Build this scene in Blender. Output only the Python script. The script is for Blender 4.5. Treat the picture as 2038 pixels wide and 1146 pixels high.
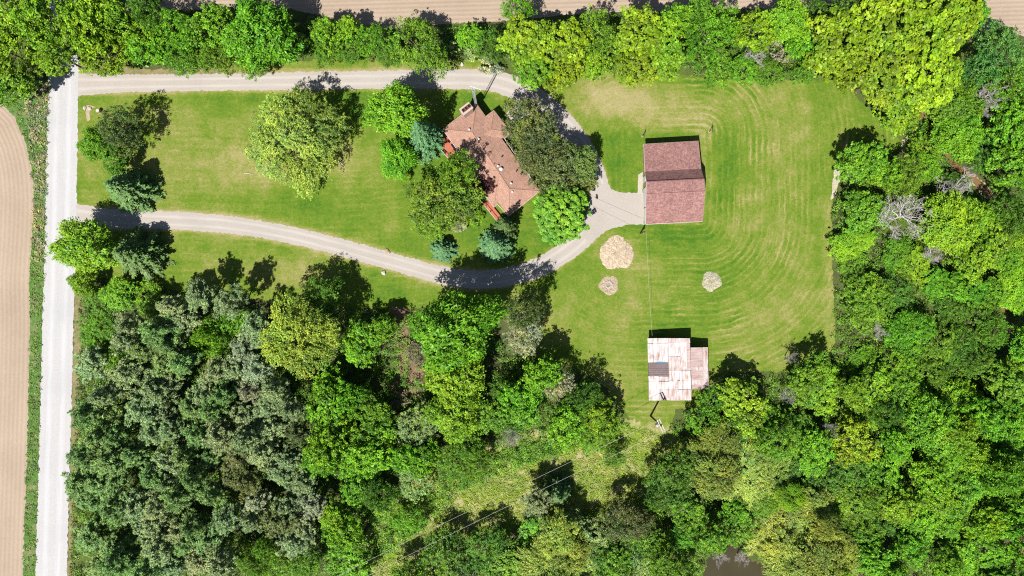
import bpy, bmesh, math, random
import numpy as np
from mathutils import Vector, Matrix
from mathutils.geometry import delaunay_2d_cdt

for o in list(bpy.data.objects):
    bpy.data.objects.remove(o)
S = bpy.context.scene
COL = S.collection

# ------------------------------------------------------------------ camera
CAMH = 120.0
LENS, SENS = 24.0, 36.0
PX = CAMH * SENS / LENS / 2038.0            # metres of ground per photo pixel
cam = bpy.data.cameras.new('camera')
cam.lens = LENS
cam.sensor_width = SENS
cam.clip_start = 1.0
cam.clip_end = 2000.0
camo = bpy.data.objects.new('camera', cam)
camo.location = (0, 0, CAMH)
COL.objects.link(camo)
S.camera = camo

# ------------------------------------------------------------------ sky, sun, exposure
SUN_AZ = math.radians(28.0)                 # shadows fall 28 deg right of picture-up
SUN_EL = math.radians(56.5)
w = bpy.data.worlds.new('World')
S.world = w
w.use_nodes = True
wn = w.node_tree.nodes
sky = wn.new('ShaderNodeTexSky')
sky.sky_type = 'NISHITA'
sky.sun_disc = False
sky.sun_elevation = SUN_EL
sky.sun_rotation = SUN_AZ + math.pi
sky.altitude = 250
wn['Background'].inputs['Strength'].default_value = 0.05
w.node_tree.links.new(sky.outputs[0], wn['Background'].inputs['Color'])
sun = bpy.data.lights.new('sun', 'SUN')
sun.energy = 5.0
sun.angle = math.radians(0.53)
sun.color = (1.0, 0.96, 0.89)
suno = bpy.data.objects.new('sun', sun)
suno.location = (-40, -80, 120)
d = Vector((math.sin(SUN_AZ) * math.cos(SUN_EL), math.cos(SUN_AZ) * math.cos(SUN_EL), -math.sin(SUN_EL)))
suno.rotation_euler = d.to_track_quat('-Z', 'Y').to_euler()
COL.objects.link(suno)
S.view_settings.view_transform = 'Standard'
S.view_settings.look = 'None'
S.view_settings.gamma = 1.0
S.view_settings.use_curve_mapping = False
S.view_settings.exposure = 1.0
S.render.engine = 'CYCLES'
S.cycles.use_denoising = False
S.cycles.max_bounces = 5
S.cycles.diffuse_bounces = 2
S.cycles.transmission_bounces = 3
S.cycles.filter_width = 1.1

# ------------------------------------------------------------------ helpers
def P(px, py, z=0.0):
    """photo pixel seen at height z -> point in the place"""
    k = (CAMH - z) / CAMH * PX
    return Vector(((px - 1019.0) * k, (573.0 - py) * k, z))

def tag(o, label=None, cat=None, group=None, kind=None):
    if label: o['label'] = label
    if cat: o['category'] = cat
    if group: o['group'] = group
    if kind: o['kind'] = kind
    return o

def link(name, me, mat=None, parent=None):
    o = bpy.data.objects.new(name, me)
    COL.objects.link(o)
    if mat is not None and me is not None and not me.materials:
        me.materials.append(mat)
    if parent is not None: o.parent = parent
    return o

def empty(name, loc=(0, 0, 0)):
    o = bpy.data.objects.new(name, None)
    o.location = loc
    o.empty_display_size = 0.3
    COL.objects.link(o)
    return o

def mesh_np(name, V, F, attr=None, nper=4):
    V = np.asarray(V, dtype=np.float32); F = np.asarray(F, dtype=np.int32)
    me = bpy.data.meshes.new(name)
    n = len(F)
    me.vertices.add(len(V)); me.vertices.foreach_set('co', V.ravel())
    me.loops.add(n * nper); me.loops.foreach_set('vertex_index', F.ravel())
    me.polygons.add(n)
    me.polygons.foreach_set('loop_start', np.arange(0, n * nper, nper, dtype=np.int32))
    me.polygons.foreach_set('loop_total', np.full(n, nper, dtype=np.int32))
    if attr:
        for k, a in attr.items():
            at = me.attributes.new(k, 'FLOAT', 'POINT')
            at.data.foreach_set('value', np.asarray(a, dtype=np.float32))
    me.update(calc_edges=True)
    return me

class MB:
    """collects boxes, slabs, tubes; build() links one mesh object"""
    def __init__(s): s.v = []; s.f = []
    def poly(s, pts):
        n = len(s.v); s.v += [tuple(p) for p in pts]; s.f.append(tuple(range(n, n + len(pts)))); return s
    def prism(s, top, bot):
        n = len(s.v); k = len(top)
        s.v += [tuple(p) for p in top] + [tuple(p) for p in bot]
        s.f.append(tuple(range(n, n + k))); s.f.append(tuple(range(n + 2 * k - 1, n + k - 1, -1)))
        for i in range(k):
            j = (i + 1) % k
            s.f.append((n + i, n + k + i, n + k + j, n + j))
        return s
    def slab(s, pts, t):
        pts = [Vector(p) for p in pts]
        return s.prism(pts, [p - Vector((0, 0, t)) for p in pts])
    def box(s, c, size, rz=0.0):
        c = Vector(c); a, b, h = [x / 2 for x in size]
        R = Matrix.Rotation(rz, 3, 'Z')
        q = [(-a, -b), (a, -b), (a, b), (-a, b)]
        return s.prism([c + R @ Vector((x, y, h)) for x, y in q], [c + R @ Vector((x, y, -h)) for x, y in q])
    def tube(s, path, rad, n=6):
        path = [Vector(p) for p in path]
        rads = rad if isinstance(rad, (list, tuple)) else [rad] * len(path)
        base = len(s.v)
        for i, p in enumerate(path):
            t = (path[min(i + 1, len(path) - 1)] - path[max(i - 1, 0)])
            t = t.normalized() if t.length > 1e-6 else Vector((0, 0, 1))
            u = t.cross(Vector((0, 0, 1)) if abs(t.z) < 0.9 else Vector((1, 0, 0))).normalized()
            v = t.cross(u)
            for k in range(n):
                a = 2 * math.pi * k / n
                s.v.append(tuple(p + (u * math.cos(a) + v * math.sin(a)) * rads[i]))
        for i in range(len(path) - 1):
            for k in range(n):
                a = base + i * n + k; b = base + i * n + (k + 1) % n
                s.f.append((a, b, b + n, a + n))
        s.f.append(tuple(range(base + n - 1, base - 1, -1)))
        e = base + (len(path) - 1) * n
        s.f.append(tuple(range(e, e + n)))
        return s
    def mesh(s, name):
        me = bpy.data.meshes.new(name)
        me.from_pydata(s.v, [], s.f); me.update()
        bm = bmesh.new(); bm.from_mesh(me); bmesh.ops.recalc_face_normals(bm, faces=bm.faces); bm.to_mesh(me); bm.free()
        return me
    def build(s, name, mat, parent=None, origin=None):
        if origin is not None:
            o3 = Vector(origin)
            s.v = [tuple(Vector(p) - o3) for p in s.v]
        o = link(name, s.mesh(name), mat, parent)
        if origin is not None: o.location = o3
        return o

# ------------------------------------------------------------------ material helpers
class NT:
    def __init__(s, name):
        s.m = bpy.data.materials.new(name); s.m.use_nodes = True
        s.t = s.m.node_tree; s.n = s.t.nodes; s.l = s.t.links
        s.b = s.n['Principled BSDF']
        s.b.inputs['Roughness'].default_value = 0.9
        s.b.inputs['Specular IOR Level'].default_value = 0.15
        s.co = s.n.new('ShaderNodeTexCoord').outputs['Object']
    def set(s, sock, v):
        if hasattr(v, 'is_output') or isinstance(v, bpy.types.NodeSocket): s.l.new(v, sock)
        else: sock.default_value = v
    def noise(s, scale, detail=3, rough=0.6, vec=None, stretch=None, dist=0.0):
        v = vec or s.co
        if stretch:
            mp = s.n.new('ShaderNodeMapping'); mp.inputs['Scale'].default_value = stretch
            s.l.new(v, mp.inputs['Vector']); v = mp.outputs[0]
        x = s.n.new('ShaderNodeTexNoise'); s.l.new(v, x.inputs['Vector'])
        x.inputs['Scale'].default_value = scale; x.inputs['Detail'].default_value = detail
        x.inputs['Roughness'].default_value = rough; x.inputs['Distortion'].default_value = dist
        return x.outputs['Fac']
    def vor(s, scale, out='Distance'):
        x = s.n.new('ShaderNodeTexVoronoi'); s.l.new(s.co, x.inputs['Vector']); x.inputs['Scale'].default_value = scale
        return x.outputs[out]
    def attr(s, name):
        x = s.n.new('ShaderNodeAttribute'); x.attribute_name = name; return x.outputs['Fac']
    def math(s, op, a, b=0.0, c=None):
        x = s.n.new('ShaderNodeMath'); x.operation = op
        s.set(x.inputs[0], a); s.set(x.inputs[1], b)
        if c is not None: s.set(x.inputs[2], c)
        return x.outputs[0]
    def rng(s, v, a, b, c=0.0, d=1.0, smooth=False):
        x = s.n.new('ShaderNodeMapRange'); s.set(x.inputs['Value'], v)
        if smooth: x.interpolation_type = 'SMOOTHSTEP'
        for k, q in zip(('From Min', 'From Max', 'To Min', 'To Max'), (a, b, c, d)): x.inputs[k].default_value = q
        return x.outputs[0]
    def mix(s, f, a, b, mode='MIX'):
        x = s.n.new('ShaderNodeMix'); x.data_type = 'RGBA'; x.blend_type = mode
        s.set(x.inputs[0], f)
        for sock, v in ((x.inputs[6], a), (x.inputs[7], b)):
            if isinstance(v, (tuple, list)): sock.default_value = (*v[:3], 1.0)
            else: s.l.new(v, sock)
        return x.outputs[2]
    def color(s, v):
        if isinstance(v, (tuple, list)): s.b.inputs['Base Color'].default_value = (*v[:3], 1)
        else: s.l.new(v, s.b.inputs['Base Color'])
    def bump(s, h, strength=0.5, dist=0.05):
        x = s.n.new('ShaderNodeBump'); x.inputs['Strength'].default_value = strength
        x.inputs['Distance'].default_value = dist
        s.l.new(h, x.inputs['Height']); s.l.new(x.outputs[0], s.b.inputs['Normal'])

def plain(name, c, rough=0.8, var=0.15, scale=2.0, metal=0.0):
    t = NT(name)
    f = t.noise(scale, 4)
    t.color(t.mix(f, [x * (1 - var) for x in c], [x * (1 + var) for x in c]))
    t.b.inputs['Roughness'].default_value = rough; t.b.inputs['Metallic'].default_value = metal
    return t.m

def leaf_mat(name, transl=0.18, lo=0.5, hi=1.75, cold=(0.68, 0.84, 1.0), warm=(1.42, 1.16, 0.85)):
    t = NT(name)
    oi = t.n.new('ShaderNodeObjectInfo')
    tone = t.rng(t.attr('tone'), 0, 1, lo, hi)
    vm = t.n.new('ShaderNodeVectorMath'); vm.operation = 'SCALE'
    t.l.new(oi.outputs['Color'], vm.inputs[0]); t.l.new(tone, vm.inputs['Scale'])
    # brightest leaves run yellower; the wide tone range paints in sunlit highlights
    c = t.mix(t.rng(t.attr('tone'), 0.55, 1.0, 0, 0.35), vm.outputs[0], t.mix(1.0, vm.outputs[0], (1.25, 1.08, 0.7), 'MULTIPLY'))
    geo = t.n.new('ShaderNodeNewGeometry')
    n1 = t.noise(0.22, 3, 0.6, vec=geo.outputs['Position']); n2 = t.noise(1.1, 3, 0.6, vec=geo.outputs['Position'])
    nn = t.math('ADD', t.math('MULTIPLY', n1, 0.55), t.math('MULTIPLY', n2, 0.45))
    c = t.mix(1.0, c, t.mix(t.rng(nn, 0.36, 0.64), cold, warm), 'MULTIPLY')
    t.l.new(c, t.b.inputs['Base Color'])
    t.b.inputs['Roughness'].default_value = 0.5
    t.b.inputs['Specular IOR Level'].default_value = 0.25
    tr = t.n.new('ShaderNodeBsdfTranslucent'); t.l.new(t.mix(1.0, c, (1.1, 1.15, 0.5), 'MULTIPLY'), tr.inputs['Color'])
    mx = t.n.new('ShaderNodeMixShader'); mx.inputs[0].default_value = transl
    out = t.n['Material Output']
    t.l.new(t.b.outputs[0], mx.inputs[1]); t.l.new(tr.outputs[0], mx.inputs[2]); t.l.new(mx.outputs[0], out.inputs['Surface'])
    return t.m

M = {}
M['leaf'] = leaf_mat('foliage')
M['needle'] = leaf_mat('needles', 0.12, 0.55, 1.7, (0.75, 0.9, 0.85), (1.08, 1.03, 0.95))
M['bark'] = plain('bark', (0.11, 0.085, 0.06), 0.95, 0.4, 6)
M['deadwood'] = plain('dead_wood', (0.33, 0.31, 0.29), 0.9, 0.25, 3)
M['palebark'] = plain('pale_bark', (0.26, 0.21, 0.15), 0.9, 0.3, 3)

# woodland floor
t = NT('woodland_floor')
f1 = t.noise(0.12, 4); f2 = t.noise(1.3, 5, 0.7)
c = t.mix(t.rng(f1, 0.4, 0.6), (0.045, 0.055, 0.018), (0.06, 0.095, 0.015))
f3 = t.noise(3.5, 4, 0.8)
c = t.mix(t.rng(f2, 0.5, 0.75), c, (0.10, 0.075, 0.045))
c = t.mix(1.0, c, t.mix(f3, (0.2, 0.2, 0.2), (1.7, 1.7, 1.7)), 'MULTIPLY')
t.color(c); t.bump(f2, 0.6, 0.1); M['floor'] = t.m

# mown lawn: colour follows the mower's passes and the dry patches (attributes on the mesh)
t = NT('mown_lawn')
big = t.noise(0.07, 4, 0.6); midn = t.noise(0.4, 5, 0.65); fine = t.noise(2.0, 5, 0.8); vf = t.noise(6.0, 3, 0.7)
mow = t.attr('mow'); mal = t.attr('mal'); amp = t.attr('amp'); dry = t.attr('dry'); lush = t.attr('lush')
mowd = t.math('ADD', mow, t.math('MULTIPLY', t.math('SUBTRACT', midn, 0.5), 1.1))
cmb = t.n.new('ShaderNodeCombineXYZ'); t.l.new(t.math('MULTIPLY', mowd, 1.0), cmb.inputs[0]); t.l.new(t.math('MULTIPLY', mal, 0.07), cmb.inputs[1])
strk = t.math('SUBTRACT', t.noise(0.85, 4, 0.7, vec=cmb.outputs[0]), 0.5)
st = t.math('SINE', t.math('MULTIPLY', mowd, 2 * math.pi / 1.15))
wind = t.math('POWER', t.math('ABSOLUTE', t.math('SINE', t.math('MULTIPLY', mowd, math.pi / 1.0))), 7.0)
stripe = t.math('ADD', t.math('MULTIPLY', st, 0.12), t.math('MULTIPLY', strk, 2.4))
stripe = t.math('ADD', stripe, t.math('MULTIPLY', t.math('SUBTRACT', wind, 0.25), t.rng(t.noise(0.3, 3), 0.42, 0.62, 0.1, 0.9)))
stripe = t.math('MULTIPLY', t.math('MULTIPLY', stripe, amp), t.rng(t.noise(0.11, 3), 0.38, 0.62, 0.25, 1.0))
g = t.math('ADD', t.math('MULTIPLY', t.math('SUBTRACT', midn, 0.5), 1.7), t.math('MULTIPLY', t.math('SUBTRACT', big, 0.5), 2.0))
g = t.math('ADD', g, t.math('MULTIPLY', t.math('SUBTRACT', fine, 0.5), 2.0))
g = t.math('ADD', g, stripe)
g = t.math('ADD', t.math('SUBTRACT', g, lush), t.math('ADD', t.math('MULTIPLY', dry, 1.0), 0.07))
c = t.mix(t.rng(g, -0.85, 0.2, smooth=True), (0.034, 0.098, 0.006), (0.092, 0.143, 0.012))
c = t.mix(t.rng(g, 0.05, 0.7), c, (0.170, 0.172, 0.046))
c = t.mix(t.rng(g, 0.55, 1.45), c, (0.255, 0.220, 0.110))
c = t.mix(1.0, c, t.mix(vf, (0.45, 0.48, 0.42), (1.55, 1.52, 1.6)), 'MULTIPLY')
t.color(c); t.bump(t.math('ADD', fine, vf), 0.8, 0.1); M['lawn'] = t.m

# rough grass (verges, cleared strip)
def rough_mat(name, a, b, dryc, lo, hi):
    t = NT(name)
    n1 = t.noise(0.35, 4); n2 = t.noise(2.4, 5, 0.75); n3 = t.noise(0.9, 4)
    c = t.mix(t.rng(n2, 0.3, 0.7), a, b)
    x = t.math('ADD', t.math('MULTIPLY', n1, 0.6), t.math('MULTIPLY', n3, 0.4))
    c = t.mix(t.rng(x, lo, hi), c, dryc)
    c = t.mix(1.0, c, t.mix(n2, (0.55, 0.55, 0.55), (1.4, 1.4, 1.4)), 'MULTIPLY')
    t.color(c); t.bump(n2, 0.8, 0.15); return t.m
M['verge'] = rough_mat('rough_verge', (0.035, 0.095, 0.015), (0.085, 0.155, 0.03), (0.16, 0.155, 0.075), 0.50, 0.64)
M['dryverge'] = rough_mat('dry_verge', (0.09, 0.10, 0.03), (0.17, 0.15, 0.07), (0.20, 0.16, 0.09), 0.45, 0.6)
M['meadow'] = rough_mat('cleared_meadow', (0.09, 0.165, 0.012), (0.15, 0.19, 0.028), (0.27, 0.235, 0.12), 0.46, 0.60)
M['litter'] = rough_mat('brown_litter', (0.10, 0.07, 0.04), (0.20, 0.13, 0.08), (0.09, 0.11, 0.03), 0.55, 0.66)

# tilled soil: 'row' = distance across the drilled rows
t = NT('tilled_soil')
row = t.attr('row'); n1 = t.noise(0.09, 4); n2 = t.noise(1.6, 5, 0.7); n3 = t.noise(9.0, 3)
rr = t.math('ADD', row, t.math('MULTIPLY', n2, 0.5))
st = t.math('SINE', t.math('MULTIPLY', rr, 2 * math.pi / 0.76))
st2 = t.math('SINE', t.math('MULTIPLY', rr, 2 * math.pi / 4.6))
g = t.math('ADD', t.math('MULTIPLY', st, 0.10), t.math('MULTIPLY', st2, 0.05))
g = t.math('ADD', g, t.math('ADD', t.math('MULTIPLY', t.math('SUBTRACT', n1, 0.5), 1.1), t.math('MULTIPLY', t.math('SUBTRACT', n2, 0.5), 0.7)))
c = t.mix(t.rng(g, -0.6, 0.6), (0.205, 0.155, 0.115), (0.32, 0.255, 0.195))
c = t.mix(t.rng(n3, 0.62, 0.74, 0, 0.5), c, (0.10, 0.075, 0.05))
t.color(c); t.bump(t.math('ADD', t.math('MULTIPLY', st, 0.5), n3), 0.6, 0.06); M['soil'] = t.m

# gravel: 'across' runs -1..1 from edge to edge, wheel tracks packed paler
def gravel(name, c1, c2, track, dark):
    t = NT(name)
    ac = t.attr('across'); al = t.attr('along')
    cmb = t.n.new('ShaderNodeCombineXYZ'); t.l.new(t.math('MULTIPLY', ac, 3.0), cmb.inputs[0]); t.l.new(t.math('MULTIPLY', al, 0.06), cmb.inputs[1])
    strk = t.noise(2.2, 5, 0.7, vec=cmb.outputs[0]); n2 = t.noise(3.5, 5, 0.75); n3 = t.noise(0.15, 3)
    tr = t.math('ABSOLUTE', t.math('SUBTRACT', t.math('ABSOLUTE', ac), 0.42))
    trk = t.rng(tr, 0.02, 0.26, 1.0, 0.0, True)
    c = t.mix(t.rng(n2, 0.3, 0.7), c1, c2)
    c = t.mix(t.math('MULTIPLY', trk, 0.7), c, track)
    c = t.mix(t.rng(strk, 0.5, 0.75, 0, 0.55), c, dark)
    c = t.mix(t.rng(n3, 0.45, 0.7, 0, 0.3), c, dark)
    t.color(c); t.bump(n2, 0.5, 0.04); return t.m
M['road'] = gravel('white_gravel', (0.27, 0.266, 0.266), (0.35, 0.345, 0.347), (0.36, 0.36, 0.37), (0.25, 0.25, 0.262))
M['drive'] = gravel('grey_gravel', (0.245, 0.222, 0.20), (0.31, 0.283, 0.256), (0.335, 0.312, 0.288), (0.22, 0.195, 0.172))
M['concrete'] = plain('concrete', (0.30, 0.27, 0.23), 0.85, 0.15, 1.5)
M['sand'] = rough_mat('bare_sand', (0.25, 0.19, 0.13), (0.33, 0.26, 0.19), (0.16, 0.14, 0.06), 0.6, 0.75)
t = NT('pond_water'); n1 = t.noise(0.2, 3)
t.color(t.mix(n1, (0.030, 0.025, 0.012), (0.05, 0.042, 0.02))); t.b.inputs['Roughness'].default_value = 0.12
t.b.inputs['Specular IOR Level'].default_value = 0.5; t.bump(t.noise(5, 2), 0.06, 0.02); M['pond'] = t.m
t = NT('creek_water'); n1 = t.noise(0.8, 4)
t.color(t.mix(n1, (0.10, 0.062, 0.028), (0.17, 0.105, 0.05))); t.b.inputs['Roughness'].default_value = 0.25
t.bump(t.noise(4, 3), 0.2, 0.03); M['creek'] = t.m

# roofs
def shingle(name, a, b, spk, ang):
    t = NT(name)
    mp = t.n.new('ShaderNodeMapping'); mp.inputs['Rotation'].default_value = (0, 0, ang); t.l.new(t.co, mp.inputs['Vector'])
    br = t.n.new('ShaderNodeTexBrick'); t.l.new(mp.outputs[0], br.inputs['Vector'])
    br.inputs['Scale'].default_value = 1.0; br.inputs['Brick Width'].default_value = 0.55; br.inputs['Row Height'].default_value = 0.2
    br.inputs['Mortar Size'].default_value = 0.012
    br.inputs['Color1'].default_value = (*a, 1); br.inputs['Color2'].default_value = (*b, 1); br.inputs['Mortar'].default_value = (*[x * 0.5 for x in a], 1)
    n = t.noise(3.2, 5, 0.85); n2 = t.noise(0.5, 4)
    c = t.mix(t.rng(n, 0.45, 0.7, 0, spk), br.outputs['Color'], [x * 0.45 for x in a])
    sp_ = t.n.new('ShaderNodeRGBToBW'); t.l.new(t.vor(5.0, 'Color'), sp_.inputs[0])
    c = t.mix(t.math('MULTIPLY', spk, 0.9), c, t.mix(1.0, c, t.mix(sp_.outputs[0], (0.35, 0.35, 0.37), (1.65, 1.62, 1.6)), 'MULTIPLY'))
    c = t.mix(1.0, c, t.mix(n2, (0.8, 0.8, 0.78), (1.22, 1.2, 1.2)), 'MULTIPLY')
    t.color(c); t.bump(br.outputs['Fac'], -0.4, 0.02); return t.m
M['houseroof'] = shingle('house_shingles', (0.305, 0.185, 0.142), (0.255, 0.15, 0.112), 0.3, math.radians(36))
M['barnroof'] = shingle('barn_shingles', (0.235, 0.130, 0.118), (0.185, 0.100, 0.092), 0.6, math.radians(-3.3))
M['ridgecap'] = plain('ridge_cap', (0.27, 0.165, 0.12), 0.9, 0.2, 4)
M['barnridge'] = plain('barn_ridge_cap', (0.11, 0.05, 0.05), 0.9, 0.2, 4)
M['gutter'] = plain('gutter', (0.35, 0.31, 0.29), 0.6, 0.1)
M['whitep'] = plain('white_paint', (0.42, 0.42, 0.41), 0.6, 0.08)
M['tanwall'] = plain('tan_siding', (0.23, 0.17, 0.13), 0.8, 0.12)
M['brick'] = plain('pink_stone', (0.34, 0.26, 0.22), 0.9, 0.2, 5)
M['flue'] = plain('flue_clay', (0.24, 0.10, 0.075), 0.9, 0.2)
M['black'] = plain('flat_black', (0.008, 0.008, 0.008), 0.9, 0.1)
M['deck'] = plain('red_stained_boards', (0.32, 0.10, 0.065), 0.8, 0.25, 3)
M['metalwhite'] = plain('white_metal', (0.42, 0.42, 0.42), 0.45, 0.05)
M['galv'] = plain('galvanised', (0.30, 0.31, 0.32), 0.45, 0.1, 5)
M['darkmetal'] = plain('dark_metal', (0.03, 0.03, 0.03), 0.6, 0.2)
M['pole'] = plain('pole_wood', (0.08, 0.05, 0.03), 0.95, 0.3, 4)
M['palewood'] = plain('weathered_wood', (0.36, 0.33, 0.29), 0.9, 0.15, 3)
M['wire'] = plain('wire', (0.33, 0.33, 0.32), 0.6, 0.1)
M['blackwire'] = plain('black_wire', (0.02, 0.02, 0.02), 0.6, 0.1)
M['glass'] = plain('window_glass', (0.02, 0.025, 0.03), 0.08, 0.1)
M['tarp'] = plain('blue_tarp', (0.03, 0.16, 0.30), 0.7, 0.3, 3)
M['oldboard'] = plain('exposed_boards', (0.13, 0.10, 0.10), 0.95, 0.45, 2.5)
M['barnboard'] = plain('weathered_siding', (0.14, 0.085, 0.06), 0.95, 0.3, 2)
M['chips'] = rough_mat('wood_chips', (0.31, 0.245, 0.175), (0.43, 0.355, 0.265), (0.34, 0.265, 0.19), 0.5, 0.7)
M['palechips'] = rough_mat('pale_chips', (0.24, 0.22, 0.15), (0.38, 0.36, 0.27), (0.30, 0.26, 0.18), 0.5, 0.7)
M['stone'] = plain('pale_stone', (0.34, 0.31, 0.28), 0.9, 0.2, 4)

def rusty(name, white, rust, lo, hi, along):
    t = NT(name)
    s1 = t.noise(1.6, 5, 0.7, stretch=(0.3, 2.2, 1) if along == 'x' else (2.2, 0.3, 1)); s2 = t.noise(0.7, 4); 
    g = t.math('ADD', t.math('MULTIPLY', s1, 0.65), t.math('MULTIPLY', s2, 0.35))
    c = t.mix(t.rng(g, lo, hi), white, rust)
    c = t.mix(t.rng(g, hi, hi + 0.12, 0, 0.8), c, (0.10, 0.035, 0.02))
    t.color(c); t.b.inputs['Roughness'].default_value = 0.6
    wv = t.n.new('ShaderNodeTexWave'); wv.inputs['Scale'].default_value = 2.5; wv.bands_direction = 'X' if along == 'y' else 'Y'
    t.l.new(t.co, wv.inputs['Vector']); t.bump(wv.outputs['Fac'], 0.5, 0.03)
    return t.m
M['sheetA'] = rusty('tin_sheet_white', (0.38, 0.372, 0.37), (0.27, 0.165, 0.14), 0.49, 0.62, 'y')
M['sheetB'] = rusty('tin_sheet_streaked', (0.38, 0.35, 0.345), (0.24, 0.13, 0.11), 0.44, 0.62, 'y')
M['sheetC'] = rusty('tin_sheet_rusty', (0.36, 0.30, 0.29), (0.25, 0.15, 0.13), 0.40, 0.62, 'x')

# ------------------------------------------------------------------ ground sheets
rs = random.Random(5)
def densify(poly, step, jit=0.0, closed=True, seed=1):
    r = random.Random(seed)
    out = []
    n = len(poly)
    for i in range(n if closed else n - 1):
        a = np.array(poly[i], float); b = np.array(poly[(i + 1) % n], float)
        k = max(1, int(np.linalg.norm(b - a) / step))
        nrm = np.array([-(b - a)[1], (b - a)[0]]); nrm = nrm / (np.linalg.norm(nrm) + 1e-9)
        for j in range(k):
            p = a + (b - a) * j / k + nrm * r.gauss(0, jit)
            out.append(tuple(p))
    if not closed: out.append(tuple(poly[-1]))
    return out

def smooth(pts, it=2, closed=True):
    pts = [np.array(p, float) for p in pts]
    for _ in range(it):
        q = []
        n = len(pts)
        if not closed: q.append(pts[0])
        for i in range(n if closed else n - 1):
            a, b = pts[i], pts[(i + 1) % n]
            q += [a * .75 + b * .25, a * .25 + b * .75]
        if not closed: q.append(pts[-1])
        pts = q
    return [tuple(p) for p in pts]

def inside(poly, x, y):
    poly = np.asarray(poly); x = np.asarray(x, float); y = np.asarray(y, float)
    r = np.zeros(x.shape, bool)
    j = len(poly) - 1
    for i in range(len(poly)):
        xi, yi = poly[i]; xj, yj = poly[j]
        c = ((yi > y) != (yj > y)) & (x < (xj - xi) * (y - yi) / (yj - yi + 1e-12) + xi)
        r ^= c; j = i
    return r

def dist_poly(path, x, y):
    """distance (px) from points to a polyline"""
    best = np.full(np.shape(x), 1e9)
    for a, b in zip(path[:-1], path[1:]):
        ax, ay = a[:2]; bx, by = b[:2]
        L = (bx - ax) ** 2 + (by - ay) ** 2 + 1e-9
        t_ = np.clip(((x - ax) * (bx - ax) + (y - ay) * (by - ay)) / L, 0, 1)
        best = np.minimum(best, np.hypot(x - ax - t_ * (bx - ax), y - ay - t_ * (by - ay)))
    return best

def sheet(name, poly_px, z, mat, step=None, jit=0.0, attrs=None, edge=4.0, seed=1):
    """flat sheet from a pixel outline (ground level), optionally filled with a grid of inner points"""
    ol = densify(poly_px, edge, jit, seed=seed)
    pts = [Vector(p) for p in ol]
    if step:
        xs = [p[0] for p in ol]; ys = [p[1] for p in ol]
        gx, gy = np.meshgrid(np.arange(min(xs), max(xs), step), np.arange(min(ys), max(ys), step))
        gx = gx.ravel(); gy = gy.ravel()
        m = inside(ol, gx, gy)
        gx = gx[m]; gy = gy[m]
        pts += [Vector((a, b)) for a, b in zip(gx, gy)]
    nb = len(ol)
    vs, es, fs, *_ = delaunay_2d_cdt(pts, [], [list(range(nb))], 1, 1e-4)
    pv = np.array([(v.x, v.y) for v in vs])
    V = np.column_stack([(pv[:, 0] - 1019) * PX, (573 - pv[:, 1]) * PX, np.full(len(pv), z)])
    me = bpy.data.meshes.new(name)
    F = []
    for f in fs:
        a, b, c = [V[i] for i in f[:3]]
        cr = (b[0] - a[0]) * (c[1] - a[1]) - (b[1] - a[1]) * (c[0] - a[0])
        F.append(tuple(f) if cr > 0 else tuple(reversed(f)))
    me.from_pydata(V.tolist(), [], F); me.update()
    if attrs:
        for k, fn in attrs.items():
            at = me.attributes.new(k, 'FLOAT', 'POINT'); at.data.foreach_set('value', np.asarray(fn(pv[:, 0], pv[:, 1]), dtype=np.float32))
    o = link(name, me, mat)
    tag(o, kind='structure')
    return o

def strip(name, path, z, mat, jit=0.0, step=5.0, seed=1):
    """ribbon along a pixel path of (x, y, halfwidth)"""
    r = random.Random(seed)
    pts = []
    for a, b in zip(path[:-1], path[1:]):
        L = math.hypot(b[0] - a[0], b[1] - a[1]); k = max(1, int(L / step))
        for j in range(k):
            f = j / k; pts.append([a[i] + (b[i] - a[i]) * f for i in range(3)])
    pts.append(list(path[-1]))
    V = []; F = []; ac = []; al = []
    cols = [-1, -0.75, -0.5, -0.25, 0, 0.25, 0.5, 0.75, 1]
    s_ = 0
    for i, p in enumerate(pts):
        q0 = pts[max(i - 1, 0)]; q1 = pts[min(i + 1, len(pts) - 1)]
        tx, ty = q1[0] - q0[0], q1[1] - q0[1]; L = math.hypot(tx, ty); nx, ny = -ty / L, tx / L
        if i: s_ += math.hypot(p[0] - pts[i - 1][0], p[1] - pts[i - 1][1]) * PX
        jl, jr = r.gauss(0, jit), r.gauss(0, jit)
        for c in cols:
            h = p[2] * c + (jl if c == -1 else jr if c == 1 else 0)
            g = P(p[0] + nx * h, p[1] + ny * h); V.append((g.x, g.y, z)); ac.append(c); al.append(s_)
    n = len(cols)
    for i in range(len(pts) - 1):
        for k in range(n - 1):
            a = i * n + k; F.append((a, a + n, a + n + 1, a + 1))
    me = mesh_np(name, V, F, {'across': ac, 'along': al})
    bm = bmesh.new(); bm.from_mesh(me); bmesh.ops.recalc_face_normals(bm, faces=bm.faces)
    if sum(f.normal.z for f in bm.faces) < 0: bmesh.ops.reverse_faces(bm, faces=bm.faces)
    bm.to_mesh(me); bm.free()
    o = link(name, me, mat); tag(o, kind='structure')
    return o

gme = mesh_np('ground', [(-500, -500, 0), (500, -500, 0), (500, 500, 0), (-500, 500, 0)], [(0, 1, 2, 3)])
tag(link('ground', gme, M['floor']), kind='structure')

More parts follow.
